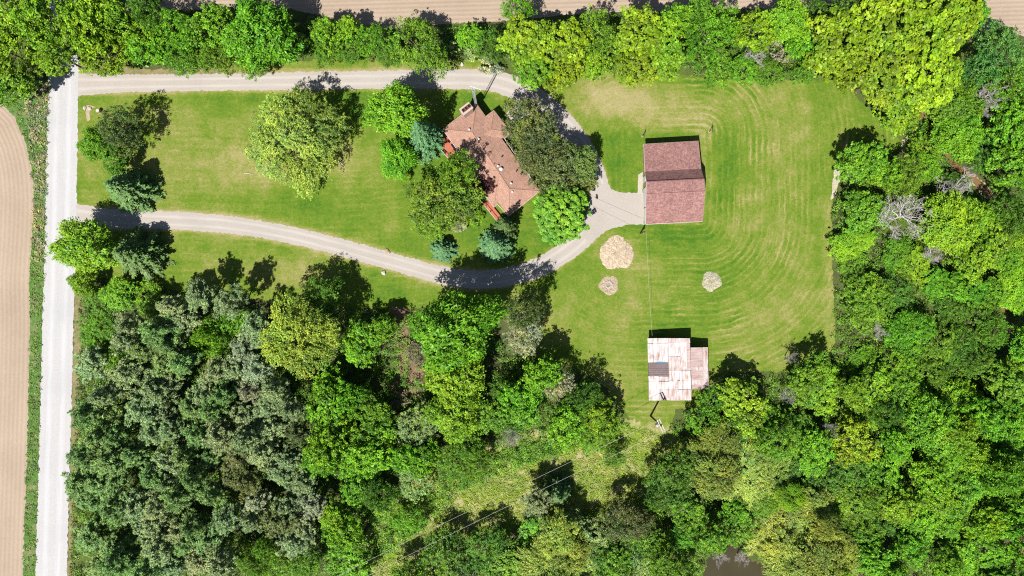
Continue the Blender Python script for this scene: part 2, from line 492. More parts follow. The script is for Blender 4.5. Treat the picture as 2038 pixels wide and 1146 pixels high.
DRIVE = smooth([(128, 169, 26), (165, 168, 22), (230, 166, 18), (330, 165, 17), (480, 163, 17), (640, 160, 18), (760, 158, 18), (860, 157, 19), (950, 157, 20),
         (1000, 164, 22), (1045, 183, 24), (1085, 212, 24), (1125, 247, 22), (1156, 285, 20), (1178, 325, 19), (1191, 365, 20), (1199, 402, 24),
         (1188, 440, 24), (1158, 475, 21), (1115, 509, 20), (1065, 537, 19), (1005, 553, 18), (945, 558, 18), (885, 550, 18), (815, 530, 17),
         (735, 508, 17), (650, 484, 17), (570, 465, 17), (490, 451, 17), (410, 442, 18), (330, 438, 18), (250, 436, 19), (190, 434, 21), (135, 428, 27)], 2, False)
LAWN = [(157, 118), (300, 140), (420, 132), (560, 128), (640, 116), (800, 118), (960, 118), (1010, 150), (1100, 160), (1200, 130), (1300, 140), (1370, 150), (1450, 158), (1560, 160), (1680, 155),
        (1700, 190), (1760, 240), (1800, 290), (1780, 310), (1700, 300), (1668, 345), (1655, 420), (1656, 520), (1660, 620), (1662, 690), (1640, 735),
        (1560, 740), (1450, 740), (1420, 780), (1400, 810), (1345, 815), (1335, 850), (1300, 880), (1270, 860), (1245, 820), (1200, 765), (1140, 730), (1070, 700), (1060, 640), (960, 615),
        (850, 610), (800, 618), (700, 612), (560, 600), (430, 590), (330, 575), (250, 560), (165, 545), (150, 400), (152, 250)]
gauss = [(470, 330, 130, 60, .55), (330, 340, 80, 60, .4), (400, 260, 120, 50, .2), (700, 330, 60, 50, .25), (560, 545, 70, 35, .45), (440, 520, 60, 30, .3), (1250, 205, 90, 40, .75), (1380, 230, 90, 45, .6),
         (1180, 180, 60, 30, .5), (1550, 290, 60, 40, .35), (1520, 190, 120, 30, .25), (1240, 520, 40, 50, .15), (1480, 400, 60, 90, .25), (1100, 640, 50, 40, .2), (1200, 760, 60, 40, .3),
         (1560, 560, 70, 120, .2), (1560, 710, 90, 25, .3), (1650, 560, 12, 160, .5), (1310, 830, 40, 40, .35), (1225, 500, 42, 40, .3), (240, 215, 60, 30, .45), (180, 330, 20, 120, .3), (800, 350, 40, 60, .15),
         (620, 135, 300, 14, .25), (1600, 250, 60, 60, .1), (300, 430, 200, 10, .35), (860, 575, 60, 20, .3), (1420, 560, 60, 60, .15)]
lushg = [(1440, 340, 22, 110, .5), (1340, 470, 70, 20, .5), (1160, 350, 40, 60, .3), (870, 400, 60, 90, .4), (930, 190, 60, 30, .45), (1080, 450, 30, 60, .4), (1240, 300, 40, 60, .25), (760, 500, 90, 40, .35),
         (560, 400, 220, 35, .25), (1340, 270, 60, 10, .5), (1430, 560, 50, 45, .4), (1230, 440, 50, 20, .3), (980, 475, 90, 50, .35), (420, 195, 200, 16, .3), (700, 200, 60, 60, .3), (800, 580, 70, 22, .35), (1330, 640, 60, 50, .2)]
def gsum(L): return lambda x, y: sum(a * np.exp(-((x - cx) / rx) ** 2 - ((y - cy) / ry) ** 2) for cx, cy, rx, ry, a in L)
def dry_fn(x, y):
    d = dist_poly(DRIVE, x, y)
    return gsum(gauss)(x, y) + 0.9 * np.exp(-((np.maximum(d - 18, 0)) / 5.0) ** 2)
def mow_fn(x, y):
    # distance from the garage block for the right yard, straight passes beside the drive on the left
    dx = np.maximum(np.maximum(1255 - x, x - 1398), 0); dy = np.maximum(np.maximum(265 - y, y - 440), 0)
    dr = np.hypot(dx, dy)
    dl = y + 0.02 * (x - 600) + 8 * np.sin(x / 140)
    return np.where(x > 1100, dr, dl) * PX
def mal_fn(x, y): return np.where(x > 1100, np.arctan2(y - 352, (x - 1327) * 1.2) * 20 / PX, x) * PX
def amp_fn(x, y): return np.clip((x - 1120) / 150, 0.0, 1.0) * np.where(x > 1100, 1, 0) * (0.65 + 0.6 * np.exp(-((x - 1450) / 90) ** 2)) + np.where(x < 1100, 0.35, 0)
sheet('lawn', LAWN, 0.012, M['lawn'], step=6.0, jit=1.2, attrs={'dry': dry_fn, 'mow': mow_fn, 'amp': amp_fn, 'mal': mal_fn, 'lush': gsum(lushg)})

# fields, road, verges
LF = [(-1800, 190), (2, 203), (30, 232), (52, 280), (64, 330), (69, 390), (66, 470), (60, 560), (62, 640), (58, 800), (54, 940), (50, 1060), (46, 1200), (30, 2600), (-1800, 2600)]
LFE = [(-1800, 196), (2, 203), (30, 232), (52, 280), (64, 330), (69, 390), (66, 470), (60, 560), (62, 640), (58, 800), (54, 940), (50, 1060), (46, 1200), (30, 2600)]
sheet('tilled_field', LF, 0.008, M['soil'], step=26, jit=0.8, attrs={'row': lambda x, y: dist_poly(LFE, x, y) * PX})
TF = [(250, 22), (420, 18), (520, 8), (640, 30), (690, 52), (780, 56), (880, 48), (1000, 42), (1120, 30), (1250, 22), (1380, 22), (1500, 16), (1600, 26), (1680, 20), (1760, 0), (1880, 20), (1950, 60), (2045, 72), (3600, 90), (3600, -1500), (250, -1500)]
sheet('far_field', TF, 0.008, M['soil'], step=40, jit=0.8, attrs={'row': lambda x, y: (y + 0.03 * x) * PX}, seed=3)
sheet('roadside_verge', [(0, 160), (104, 160), (96, 300), (92, 420), (90, 520), (84, 640), (82, 800), (77, 960), (72, 1150), (64, 1500), (38, 1500), (44, 1200), (48, 1060), (52, 940), (56, 800), (60, 640), (58, 560), (64, 470), (67, 390), (62, 330), (50, 280), (28, 232), (0, 205)],
      0.016, M['verge'], jit=1.0, seed=4)
sheet('dry_verge', [(156, 470), (165, 560), (170, 680), (160, 800), (150, 900), (146, 1000), (142, 1200), (128, 1500), (120, 1500), (134, 1150), (139, 960), (143, 800), (147, 640), (150, 520)], 0.018, M['dryverge'], jit=1.5, seed=5)
ROAD = smooth([(175, -1500, 30), (150, -300, 30), (130, -60, 30), (127, 100, 30), (126, 165, 30), (124, 260, 31), (122, 350, 31), (121, 430, 31), (120, 520, 31), (115, 640, 31), (112, 800, 31), (107, 960, 31), (102, 1150, 31), (92, 1500, 31), (60, 2600, 31)], 1, False)
strip('gravel_road', ROAD, 0.034, M['road'], jit=0.7, step=4)
strip('driveway', DRIVE, 0.028, M['drive'], jit=0.9, step=3.5, seed=7)
sheet('driveway_apron', [(1178, 372), (1200, 366), (1216, 377), (1240, 383), (1282, 384), (1282, 446), (1245, 448), (1215, 455), (1190, 470), (1165, 480), (1170, 430)], 0.032, M['drive'], jit=0.7, seed=8)
sheet('front_walk', [(1006, 229), (1020, 206), (1050, 186), (1072, 208), (1062, 224), (1026, 240), (1016, 252)], 0.024, M['drive'], jit=0.7, seed=9)
sheet('garage_walk', [(1270, 348), (1279, 342), (1279, 386), (1269, 386)], 0.036, M['concrete'], jit=0.3, seed=10)
sheet('cleared_strip', [(1335, 850), (1370, 890), (1350, 950), (1290, 1010), (1190, 1045), (1070, 1060), (990, 1090), (900, 1130), (800, 1190), (640, 1190), (740, 1050), (810, 970), (900, 910), (1010, 870), (1100, 850), (1180, 835), (1250, 835), (1290, 845)], 0.020, M['meadow'], step=12, jit=4.0, seed=11)
sheet('bare_track', [(780, 610), (812, 612), (815, 690), (845, 730), (830, 790), (850, 840), (800, 850), (770, 800), (790, 740), (785, 670)], 0.016, M['litter'], jit=2.5, seed=12)
sheet('sandy_bank', [(1795, 278), (1806, 272), (1808, 295), (1820, 312), (1812, 320), (1800, 312), (1793, 295)], 0.02, M['sand'], jit=1.0, seed=13)
sheet('lawn_edge_straw', [(1664, 332), (1672, 328), (1673, 352), (1662, 390), (1654, 398), (1656, 360)], 0.02, M['palechips'], jit=1.2, seed=14)
CREEK = smooth([(1822, 200, 5), (1834, 222, 6), (1848, 250, 6), (1866, 286, 6), (1884, 312, 6), (1910, 338, 7), (1945, 362, 8), (1966, 384, 8), (1980, 420, 6), (1988, 480, 4), (1992, 540, 4), (1990, 590, 3.5), (2004, 640, 4), (2020, 700, 4), (2030, 800, 6), (2016, 940, 6), (2024, 1010, 7), (2030, 1090, 7), (2060, 1200, 7)], 1, False)
strip('creek', CREEK, 0.022, M['creek'], jit=1.4, step=5, seed=15)
sheet('creek_bank', [(1930, 345), (1960, 362), (1985, 400), (1975, 410), (1950, 380), (1925, 358)], 0.018, M['sand'], jit=1.5, seed=16)
sheet('pond', [(1395, 1160), (1410, 1110), (1430, 1085), (1470, 1088), (1500, 1118), (1540, 1130), (1560, 1180), (1500, 1230), (1420, 1220)], 0.024, M['pond'], jit=2.0, seed=17)
sheet('bare_shoulder', [(158, 128), (290, 138), (420, 136), (470, 140), (430, 147), (300, 149), (230, 148), (170, 152)], 0.017, M['dryverge'], jit=1.5, seed=18)
sheet('gravel_spill', [(172, 210), (190, 212), (178, 222), (180, 238), (174, 242), (170, 228)], 0.018, M['sand'], jit=0.8, seed=19)

# ------------------------------------------------------------------ house
HOUSE = empty('house', P(980, 325))
tag(HOUSE, 'long ranch house with a brown hipped shingle roof inside the drive loop', 'house')
def hp(mb, name, mat, parent=HOUSE):
    o = mb.build(name, mat, parent)
    o.matrix_parent_inverse = Matrix.Translation(-HOUSE.location)
    return o
EZ, RZ = 2.8, 3.95
A, B, H, Sx = P(881, 257, EZ), P(948, 205, EZ), P(1074, 380, EZ), P(1012, 430, EZ)
R1, R2 = P(940, 263.5, RZ), P(1014, 376, RZ)
TH = 0.16
hp(MB().slab([A, Sx, R2, R1], TH), 'roof_slope', M['houseroof'])
hp(MB().slab([H, B, R1, R2], TH), 'roof_slope', M['houseroof'])
hp(MB().slab([B, A, R1], TH), 'roof_hip', M['houseroof'])
hp(MB().slab([Sx, H, R2], TH), 'roof_hip', M['houseroof'])
C, D, F_, G = P(966, 232, EZ), P(983, 219, EZ), P(1018, 264, EZ), P(1004, 275, EZ)
Q, Wp = P(958, 270, 3.52), P(977, 257.5, 3.48)
up = Vector((0, 0, 0.012))
hp(MB().slab([D + up, C + up, Q + up, Wp + up], TH), 'wing_roof', M['houseroof'])
hp(MB().slab([F_ + up, D + up, Wp + up], TH), 'wing_roof', M['houseroof'])
hp(MB().slab([G + up, F_ + up, Wp + up, Q + up], TH), 'wing_roof', M['houseroof'])
C2, D2, F2, G2 = P(930, 325, EZ), P(922, 331, EZ), P(983, 412, EZ), P(990, 406, EZ)
Q2 = P(993, 341, RZ + 0.02)
hp(MB().slab([C2 + up, D2 + up, Q2 + up], TH), 'wing_roof', M['houseroof'])
hp(MB().slab([D2 + up, F2 + up, Q2 + up], TH), 'wing_roof', M['houseroof'])
hp(MB().slab([F2 + up, G2 + up, Q2 + up], TH), 'wing_roof', M['houseroof'])
u2 = Vector((0, 0, 0.03))
for a, b in ((R1, R2), (R1, A), (R1, B), (R2, H), (R2, Sx), (Q, Wp), (Wp, D), (Wp, F_), (Q2, D2), (Q2, F2)):
    hp(MB().tube([a + u2, b + u2], 0.07, 6), 'ridge_cap', M['ridgecap'])
for a, b in ((A, B), (B, C), (C, D), (D, F_), (F_, G), (G, H), (H, Sx), (A, C2), (C2, D2), (D2, F2), (F2, G2), (G2, Sx)):
    hp(MB().tube([a - Vector((0, 0, .1)), b - Vector((0, 0, .1))], 0.07, 6), 'gutter', M['gutter'])
def inset(pts, dist):
    pts = [Vector((p[0], p[1])) for p in pts]; n = len(pts); out = []
    area = sum(pts[i].x * pts[(i + 1) % n].y - pts[(i + 1) % n].x * pts[i].y for i in range(n))
    sg = 1 if area > 0 else -1
    for i in range(n):
        a, b, c = pts[i - 1], pts[i], pts[(i + 1) % n]
        d1 = (b - a).normalized(); d2 = (c - b).normalized()
        n1 = Vector((-d1.y, d1.x)) * sg; n2 = Vector((-d2.y, d2.x)) * sg
        m = n1 + n2
        out.append(b + m * (dist / max(0.25, m.dot(n1))))
    return out
wl = inset([B, A, C2, D2, F2, G2, Sx, H, G, F_, D, C], 0.5)
wm = MB()
for i in range(len(wl)):
    a, b = wl[i], wl[(i + 1) % len(wl)]
    wm.poly([(a.x, a.y, 0), (b.x, b.y, 0), (b.x, b.y, 2.7), (a.x, a.y, 2.7)])
hp(wm, 'wall', M['tanwall'])
def opening(a, b, f, wd, z0, z1, name, mat, parent):
    a = Vector((a.x, a.y, 0)); b = Vector((b.x, b.y, 0)); dd = (b - a).normalized(); c = a + (b - a) * f
    ang = math.atan2(dd.y, dd.x)
    fr = MB().box((c.x, c.y, (z0 + z1) / 2), (wd + .16, .12, z1 - z0 + .16), ang).build('window_frame' if name == 'window' else 'door', M['whitep'], parent)
    fr.matrix_parent_inverse = Matrix.Translation(-parent.location)
    if name == 'window':
        g = MB().box((c.x, c.y, (z0 + z1) / 2), (wd, .17, z1 - z0), ang).build('pane', mat, fr)
    else:
        g = MB().box((c.x + dd.x * wd * .38, c.y + dd.y * wd * .38, 1.0), (.08, .24, .08), ang).build('handle', M['darkmetal'], fr)
for i, fs in ((0, (.25, .7)), (1, (.3, .7)), (3, (.2, .5, .8)), (7, (.15, .4, .62, .85)), (6, (.3, .7)), (9, (.25,))):
    for f in fs: opening(wl[i], wl[(i + 1) % len(wl)], f, 1.4, 0.9, 2.1, 'window', M['glass'], HOUSE)
opening(wl[9], wl[10], .65, 1.0, 0.05, 2.1, 'door', M['whitep'], HOUSE)
# chimney
NE = (B - A).normalized(); AL = (H - B).normalized()
ch = P(929, 221, 4.2)
ca = math.atan2(NE.y, NE.x)
o = hp(MB().box((ch.x, ch.y, 2.85), (1.9, 1.15, 5.7), ca), 'chimney', M['brick'])
cap = MB().box((ch.x, ch.y, 5.76), (2.06, 1.3, .12), ca).build('chimney_cap', M['brick'], o)
for k in (-.58, 0, .58):
    fl = MB().box((ch.x + NE.x * k, ch.y + NE.y * k, 5.95), (.46, .6, .3), ca).build('flue', M['flue'], o)
    fh = MB().box((ch.x + NE.x * k, ch.y + NE.y * k, 6.11), (.36, .5, .03), ca).build('flue_shade', M['black'], o)  # black plate paints in the dark inside the flue
# roof vents
def roofz(px, py):
    """height of the main roof under a photo pixel (approximate hit)"""
    z = 3.8
    for _ in range(6):
        p = P(px, py, z)
        n_ = Vector((NE.x, NE.y)); mid = (A + B) / 2
        perp = abs((Vector((p.x, p.y)) - Vector((mid.x, mid.y))).dot(Vector((NE.x, NE.y))))
        half = (B - A).length / 2
        z = EZ + (RZ - EZ) * max(0, 1 - perp / half)
    return P(px, py, z)
for px, py, r, m in ((934, 258, .17, 'metalwhite'), (953, 277, .16, 'metalwhite'), (997, 337, .30, 'metalwhite'), (991, 330.5, .17, 'metalwhite'), (1017, 365, .17, 'metalwhite'), (1019.5, 382, .17, 'metalwhite'),
                 (999, 312, .13, 'darkmetal'), (983, 327, .17, 'flue'), (1027.5, 341, .12, 'darkmetal'), (1038, 346, .2, 'darkmetal')):
    p = roofz(px, py)
    v = hp(MB().tube([p - Vector((0, 0, .3)), p + Vector((0, 0, .22))], r * .7, 10), 'roof_vent', M[m])
    vc = MB().tube([p + Vector((0, 0, .22)), p + Vector((0, 0, .30)), p + Vector((0, 0, .36))], [r, r, r * .4], 12).build('vent_cap', M[m], v)

def deck(cnr, z, label):
    """cnr: a,b along the house, c,d outer edge (px, ground)"""
    a, b, c, d_ = [P(*q) for q in cnr]
    r_ = empty('deck', (a + b + c + d_) / 4); tag(r_, label, 'deck')
    inv = Matrix.Translation(-r_.location)
    n = max(6, int((b - a).length / 0.19)); bm_ = MB()
    for i in range(n):
        f0 = i / n; f1 = (i + 0.93) / n
        q = [a.lerp(b, f0), a.lerp(b, f1), d_.lerp(c, f1), d_.lerp(c, f0)]
        bm_.slab([Vector((p.x, p.y, z)) for p in q], .05)
    o_ = bm_.build('deck_boards', M['deck'], r_); o_.matrix_parent_inverse = inv; o_['kind'] = 'stuff'
    for e0, e1 in ((d_, c), (a, d_), (b, c)):
        k = max(1, int((e1 - e0).length / 1.5))
        for i in range(k + 1):
            p = e0.lerp(e1, i / k)
            o_ = MB().box((p.x, p.y, (z + .9) / 2), (.1, .1, z + .9)).build('post', M['deck'], r_); o_.matrix_parent_inverse = inv
        o_ = MB().tube([Vector((e0.x, e0.y, z + .92)), Vector((e1.x, e1.y, z + .92))], .055, 6).build('rail', M['palewood'], r_); o_.matrix_parent_inverse = inv
    return r_
deck([(886, 264), (917, 307), (897, 322), (866, 286)], 0.55, 'red boarded deck with pale rail at the western corner of the house')
deck([(969, 396), (1001, 436), (991, 443), (959, 404)], 0.5, 'narrow red boarded deck along the shaded southwest side of the house')
cv = MB().slab([P(897, 287, 1.3), P(904, 282, 1.3), P(921, 307, 1.3), P(914, 312, 1.3)], .75).build('black_slab', M['black'], None)  # flat black slab set over the deck beside the eave
tag(cv, 'long black slab between red deck and roof edge', 'cover')

# antenna tower beside the house
b0 = P(949, 219); TA = empty('antenna_tower', b0); tag(TA, 'tall lattice antenna tower standing at the north corner of the house', 'antenna')
TAH = 12.0
legs = []
for k in range(3):
    a_ = 2 * math.pi * k / 3 + .3
    legs.append((math.cos(a_) * .24, math.sin(a_) * .24))
for x, y in legs:
    MB().tube([(x, y, 0), (x, y, TAH)], .035, 5).build('leg', M['galv'], TA)
br = MB()
zz = 0.0; k = 0
while zz < TAH - .5:
    for i in range(3):
        x0, y0 = legs[i]; x1, y1 = legs[(i + 1) % 3]
        br.tube([(x0, y0, zz), (x1, y1, zz + .45)], .02, 4)
    zz += .45
o = br.build('lattice_brace', M['galv'], TA)
MB().tube([(0, 0, TAH), (0, 0, TAH + 1.4)], .035, 5).build('mast', M['galv'], TA)
MB().tube([(-.4, .35, TAH + 1.2), (1.3, -.25, TAH + 1.2)], .05, 5).build('boom', M['metalwhite'], TA)
for i, f in enumerate(np.linspace(0, 1, 9)):
    c_ = Vector((-.4, .35, TAH + 1.24)).lerp(Vector((1.3, -.25, TAH + 1.24)), f); e = Vector((.33, .94, 0)) * (.35 + .75 * (1 - f))
    MB().tube([c_ - e, c_ + e], .014, 4).build('element', M['metalwhite'], TA)

# ------------------------------------------------------------------ garage barn
BARN = empty('garage_barn', P(1330, 372)); tag(BARN, 'garage building with reddish brown two level shingle roof on the lawn', 'garage')
binv = Matrix.Translation(-BARN.location)
def bp(mb, name, mat, parent=BARN):
    o = mb.build(name, mat, parent); o.matrix_parent_inverse = binv; return o
prof = [((1281.5, 286.5, 2.7), (1390, 280.3, 2.7)), ((1283.5, 341.5, 3.3), (1395.3, 335.5, 3.3)), ((1286.8, 361, 5.0), (1401.4, 355.3, 5.0)), ((1286.3, 385.5, 4.75), (1403.3, 379.6, 4.75)), ((1285.5, 446, 2.4), (1398.5, 440.2, 2.4))]
W_ = [P(*a) for a, b in prof]; E_ = [P(*b) for a, b in prof]
for i, nm in enumerate(('lean_to_roof', 'roof_slope', 'roof_slope', 'roof_slope')):
    zoff = Vector((0, 0, .01 * (i in (0, 2))))
    bp(MB().slab([W_[i + 1] + zoff, W_[i] + zoff, E_[i] + zoff, E_[i + 1] + zoff][::-1], .14), nm, M['barnroof'])
bp(MB().tube([W_[2] + Vector((0, 0, .03)), E_[2] + Vector((0, 0, .03))], .09, 6), 'ridge_cap', M['barnridge'])
bp(MB().tube([W_[3] + Vector((0, 0, .012)), E_[3] + Vector((0, 0, .012))], .04, 6), 'ridge_cap', M['barnridge'])
for a, b in ((W_[0], E_[0]), (W_[4], E_[4])):
    bp(MB().tube([a - Vector((0, 0, .1)), b - Vector((0, 0, .1))], .075, 6), 'gutter', M['gutter'])
for side in (W_, E_):
    for i in range(4):
        bp(MB().tube([side[i] - Vector((0, 0, .09)), side[i + 1] - Vector((0, 0, .09))], .06, 4), 'fascia_board', M['gutter'])
ex = (E_[2] - W_[2]).normalized(); ex = Vector((ex.x, ex.y, 0)).normalized()
for side, sgn in ((W_, 1), (E_, -1)):
    q = [p + ex * (.32 * sgn) - Vector((0, 0, .16)) for p in side]
    q[0] = q[0] + (q[1] - q[0]) * .06; q[4] = q[4] + (q[3] - q[4]) * .06
    n_ = MB(); pts = [Vector((q[0].x, q[0].y, 0))] + q + [Vector((q[4].x, q[4].y, 0))]
    n_.prism(pts, [p + ex * (.12 * sgn) for p in pts]); bp(n_, 'gable_wall', M['tanwall'])
for i in (0, 4):
    a = W_[i] + ex * .45; b = E_[i] - ex * .45; k = (W_[2] - W_[i]); k = Vector((k.x, k.y, 0)).normalized() * .35
    a = a + k; b = b + k
    bp(MB().prism([(a.x, a.y, a.z - .12), (b.x, b.y, b.z - .12), (b.x + k.x * .3, b.y + k.y * .3, b.z - .12), (a.x + k.x * .3, a.y + k.y * .3, a.z - .12)],
                  [(a.x, a.y, 0), (b.x, b.y, 0), (b.x + k.x * .3, b.y + k.y * .3, 0), (a.x + k.x * .3, a.y + k.y * .3, 0)]), 'wall', M['tanwall'])
def wpt(f): return W_[0].lerp(W_[4], f) * 1.0
dirw = (W_[4] - W_[0]); dirw = Vector((dirw.x, dirw.y, 0)); angw = math.atan2(dirw.y, dirw.x)
for f, wd, hh in ((.65, 3.2, 2.3), (.89, 2.9, 2.2)):
    c = Vector((W_[0].x, W_[0].y, 0)) + dirw * f + ex * .26
    dr = bp(MB().box((c.x, c.y, hh / 2), (wd, .12, hh), angw), 'garage_door', M['whitep'])
    for k in range(4):
        o = MB().box((c.x - ex.x * .07, c.y - ex.y * .07, hh * (k + .5) / 4), (wd - .1, .03, hh / 4 - .05), angw).build('panel', M['whitep'], dr)
c = Vector((W_[0].x, W_[0].y, 0)) + dirw * .42 + ex * .26
dr = bp(MB().box((c.x, c.y, 1.05), (.95, .12, 2.1), angw), 'side_door', M['whitep'])

# ------------------------------------------------------------------ old tin-roofed shed
SHED = empty('shed', P(1330, 735)); tag(SHED, 'old shed with patched white and rusty tin roof at the wood edge', 'shed')
sinv = Matrix.Translation(-SHED.location)
def sp(mb, name, mat, parent=SHED):
    o = mb.build(name, mat, parent); o.matrix_parent_inverse = sinv; return o
def zp(u, v): return 1250 + u / 4.585, 630 + v / 4.585
def zmain(u): return 2.25 + (u - 180) / 395 * 0.65
def zlean(u): return 2.78 - (u - 570) / 165 * 0.45
rq = random.Random(21)
def tin(u0, v0, u1, v1, mat, zf, lift=0.0, nm='roof_sheet'):
    sk = (v0 - 198) / 570 * 14
    sk1 = (v1 - 198) / 570 * 14
    q = []
    for u, v, s_ in ((u0, v0, sk), (u0, v1, sk1), (u1, v1, sk1), (u1, v0, sk)):
        a, b = zp(u + s_ + rq.uniform(-2, 2), v + rq.uniform(-2, 2)); q.append(P(a, b, zf(u) + lift + rq.uniform(0, .025)))
    return sp(MB().slab(q, .02), nm, mat)
base = [P(*zp(180, 200), zmain(180) - .06), P(*zp(194, 764), zmain(180) - .06), P(*zp(578, 762), zmain(565) - .06), P(*zp(562, 198), zmain(565) - .06)]
sp(MB().slab(base, .12), 'roof_deck', M['oldboard'])
lb = [P(*zp(568, 285), zlean(568) - .06), P(*zp(580, 660), zlean(568) - .06), P(*zp(738, 658), zlean(735) - .06), P(*zp(724, 278), zlean(735) - .06)]
sp(MB().slab(lb, .12), 'lean_to_deck', M['oldboard'])
sh = [(178, 198, 270, 246, 'A'), (270, 198, 366, 246, 'B'), (366, 198, 466, 240, 'B'), (466, 198, 565, 240, 'B'),
      (178, 246, 228, 418, 'A'), (228, 246, 306, 388, 'A'), (306, 246, 364, 418, 'A'), (228, 388, 306, 418, 'A'), (364, 240, 472, 366, 'A'), (472, 240, 534, 376, 'A'), (534, 240, 566, 490, 'C'),
      (364, 366, 472, 490, 'B'), (472, 376, 534, 490, 'A'), (178, 545, 270, 592, 'A'), (270, 545, 364, 592, 'B'), (178, 592, 276, 745, 'A'), (276, 592, 364, 664, 'A'), (276, 664, 364, 765, 'B'), (178, 745, 276, 767, 'A'),
      (364, 490, 460, 580, 'A'), (364, 580, 446, 668, 'A'), (460, 490, 566, 586, 'A'), (446, 586, 566, 666, 'A'), (364, 668, 460, 767, 'B'), (460, 668, 566, 767, 'B')]
for i, (a, b, c, d_, k) in enumerate(sh): tin(a, b, c - 1.5, d_ - 1.5, M['sheet' + k], zmain, .012 * (i % 3))
for i in range(7):
    v0 = 424 + i * 17.3
    tin(186, v0, 364, v0 + 15.5, M['oldboard'], zmain, -.03, 'roof_board')
tb = MB().slab([P(*zp(u, v), zmain(u) + .03) for u, v in ((258, 412), (262, 423), (335, 423), (342, 416), (300, 410))], .02); sp(tb, 'tarp_scrap', M['tarp'])
ys = [283, 330, 365, 412, 455, 488, 530, 575, 618, 662]
def tinl(u0, v0, u1, v1, mat, lift):
    q = []
    for u, v in ((u0, v0), (u0, v1), (u1, v1), (u1, v0)):
        s_ = (v - 283) / 377 * 13; a, b = zp(u + s_ + rq.uniform(-2, 2), v + rq.uniform(-2, 2)); q.append(P(a, b, zlean(u) + lift + rq.uniform(0, .02)))
    sp(MB().slab(q, .02), 'roof_sheet', mat)
for i in range(9): tinl(569, ys[i], 680, ys[i + 1] + 2, M['sheetC'] if i not in (4, 7) else M['sheetB'], .012 * (i % 2))
for i, (a, b) in enumerate(((280, 380), (380, 520), (520, 585), (585, 660))): tinl(680, a, 726, b + 2, M['sheetB'], .02)
def ring_wall(c4, hts, name):
    pts = inset(c4, .35); m_ = MB(); n = len(pts)
    for i in range(n):
        a, b = pts[i], pts[(i + 1) % n]
        m_.poly([(a.x, a.y, 0), (b.x, b.y, 0), (b.x, b.y, hts[(i + 1) % n]), (a.x, a.y, hts[i])])
    sp(m_, name, M['barnboard'])
ring_wall(base, [2.1, 2.1, 2.68, 2.68], 'wall'); ring_wall(lb, [2.55, 2.55, 2.15, 2.15], 'lean_to_wall')
o = sp(MB().box((P(*zp(385, 750)).x, P(*zp(385, 750)).y + .28, 1.0), (1.6, .1, 2.0)), 'shed_door', M['oldboard'])

# ------------------------------------------------------------------ poles and wires
pb = P(1294.7, 827.5); UP = empty('utility_pole', pb); tag(UP, 'wooden utility pole with double white crossarm just below the tin shed', 'utility pole')
PH = 8.9
MB().tube([(0, 0, 0), (0, 0, PH)], [.17, .12], 10).build('pole_shaft', M['pole'], UP)
ca1 = P(1310, 837, 8.4) - pb; ca2 = P(1320.5, 859.5, 8.4) - pb
cd = (ca2 - ca1); cm_ = (ca1 + ca2) / 2; cm_.x, cm_.y = 0, 0
hd = Vector((cd.x, cd.y, 0)).normalized(); pn = Vector((-hd.y, hd.x, 0))
for s_ in (-1, 1):
    c = pn * (.2 * s_); MB().box((c.x, c.y, 8.4), (2.3, .13, .15), math.atan2(hd.y, hd.x)).build('crossarm', M['palewood'], UP)
for k in (-1, 0, 1):
    p = hd * (1.02 * k) + pn * .2 * 0
    MB().tube([(p.x, p.y, 8.47), (p.x, p.y, 8.62), (p.x, p.y, 8.72)], [.05, .08, .05], 8).build('insulator', M['metalwhite'], UP)
    
tr = -pn * .42
MB().tube([(tr.x, tr.y, 6.7), (tr.x, tr.y, 7.65), (tr.x, tr.y, 7.75)], [.25, .25, .14], 12).build('transformer', M['galv'], UP)
MB().tube([(0, 0, 7.2), (tr.x, tr.y, 7.2)], .06, 5).build('bracket', M['galv'], UP)
for s_ in (-1, 1):
    e = hd * (.75 * s_) - pn * .2; MB().tube([(-pn.x * .12, -pn.y * .12, 7.6), (e.x, e.y, 8.33)], .03, 4).build('brace', M['darkmetal'], UP)

def wire(pa, pbv, sag, rad, name, label, cat, mat, group=None):
    pts = []
    for i in range(25):
        f = i / 24; p = pa.lerp(pbv, f); p = Vector((p.x, p.y, p.z - sag * 4 * f * (1 - f))); pts.append(p - pa)
    o = MB().tube(pts, rad, 5).build(name, mat); o.location = pa
    return tag(o, label, cat, group)
for k, (ex_, ey_), lab in ((-1, (560, 1203), 'upper of the two pale power lines running down left from the pole'), (1, (590, 1218), 'lower of the two pale power lines running down left from the pole')):
    a = pb + hd * (1.02 * k) + Vector((0, 0, 8.7)); b = P(ex_, ey_, 9.0)
    wire(a, b, 1.1, .018, 'power_line', lab, 'wire', M['wire'], 'power lines')
gp = P(1274.6, 464.3); GP = empty('service_pole', gp); tag(GP, 'short dark service pole beside the corner of the garage apron', 'pole')
MB().tube([(0, 0, 0), (0, 0, 4.3)], [.13, .10], 8).build('pole_shaft', M['pole'], GP)
MB().tube([(-.25, -.1, 4.0), (.25, .1, 4.0)], .05, 5).build('crossarm', M['pole'], GP)
MB().box((.14, 0, 1.6), (.12, .3, .45)).build('meter_box', M['galv'], GP)
wire(gp + Vector((.2, .05, 4.05)), P(1298, 668, 2.5), .35, .012, 'service_wire', 'thin wire strung across the lawn from service pole to tin shed', 'wire', M['wire'])
wire(gp + Vector((-.2, .05, 4.05)), P(1068, 352, 3.0), .5, .015, 'service_wire', 'thin dark wire crossing the gravel apron towards the house', 'wire', M['blackwire'])

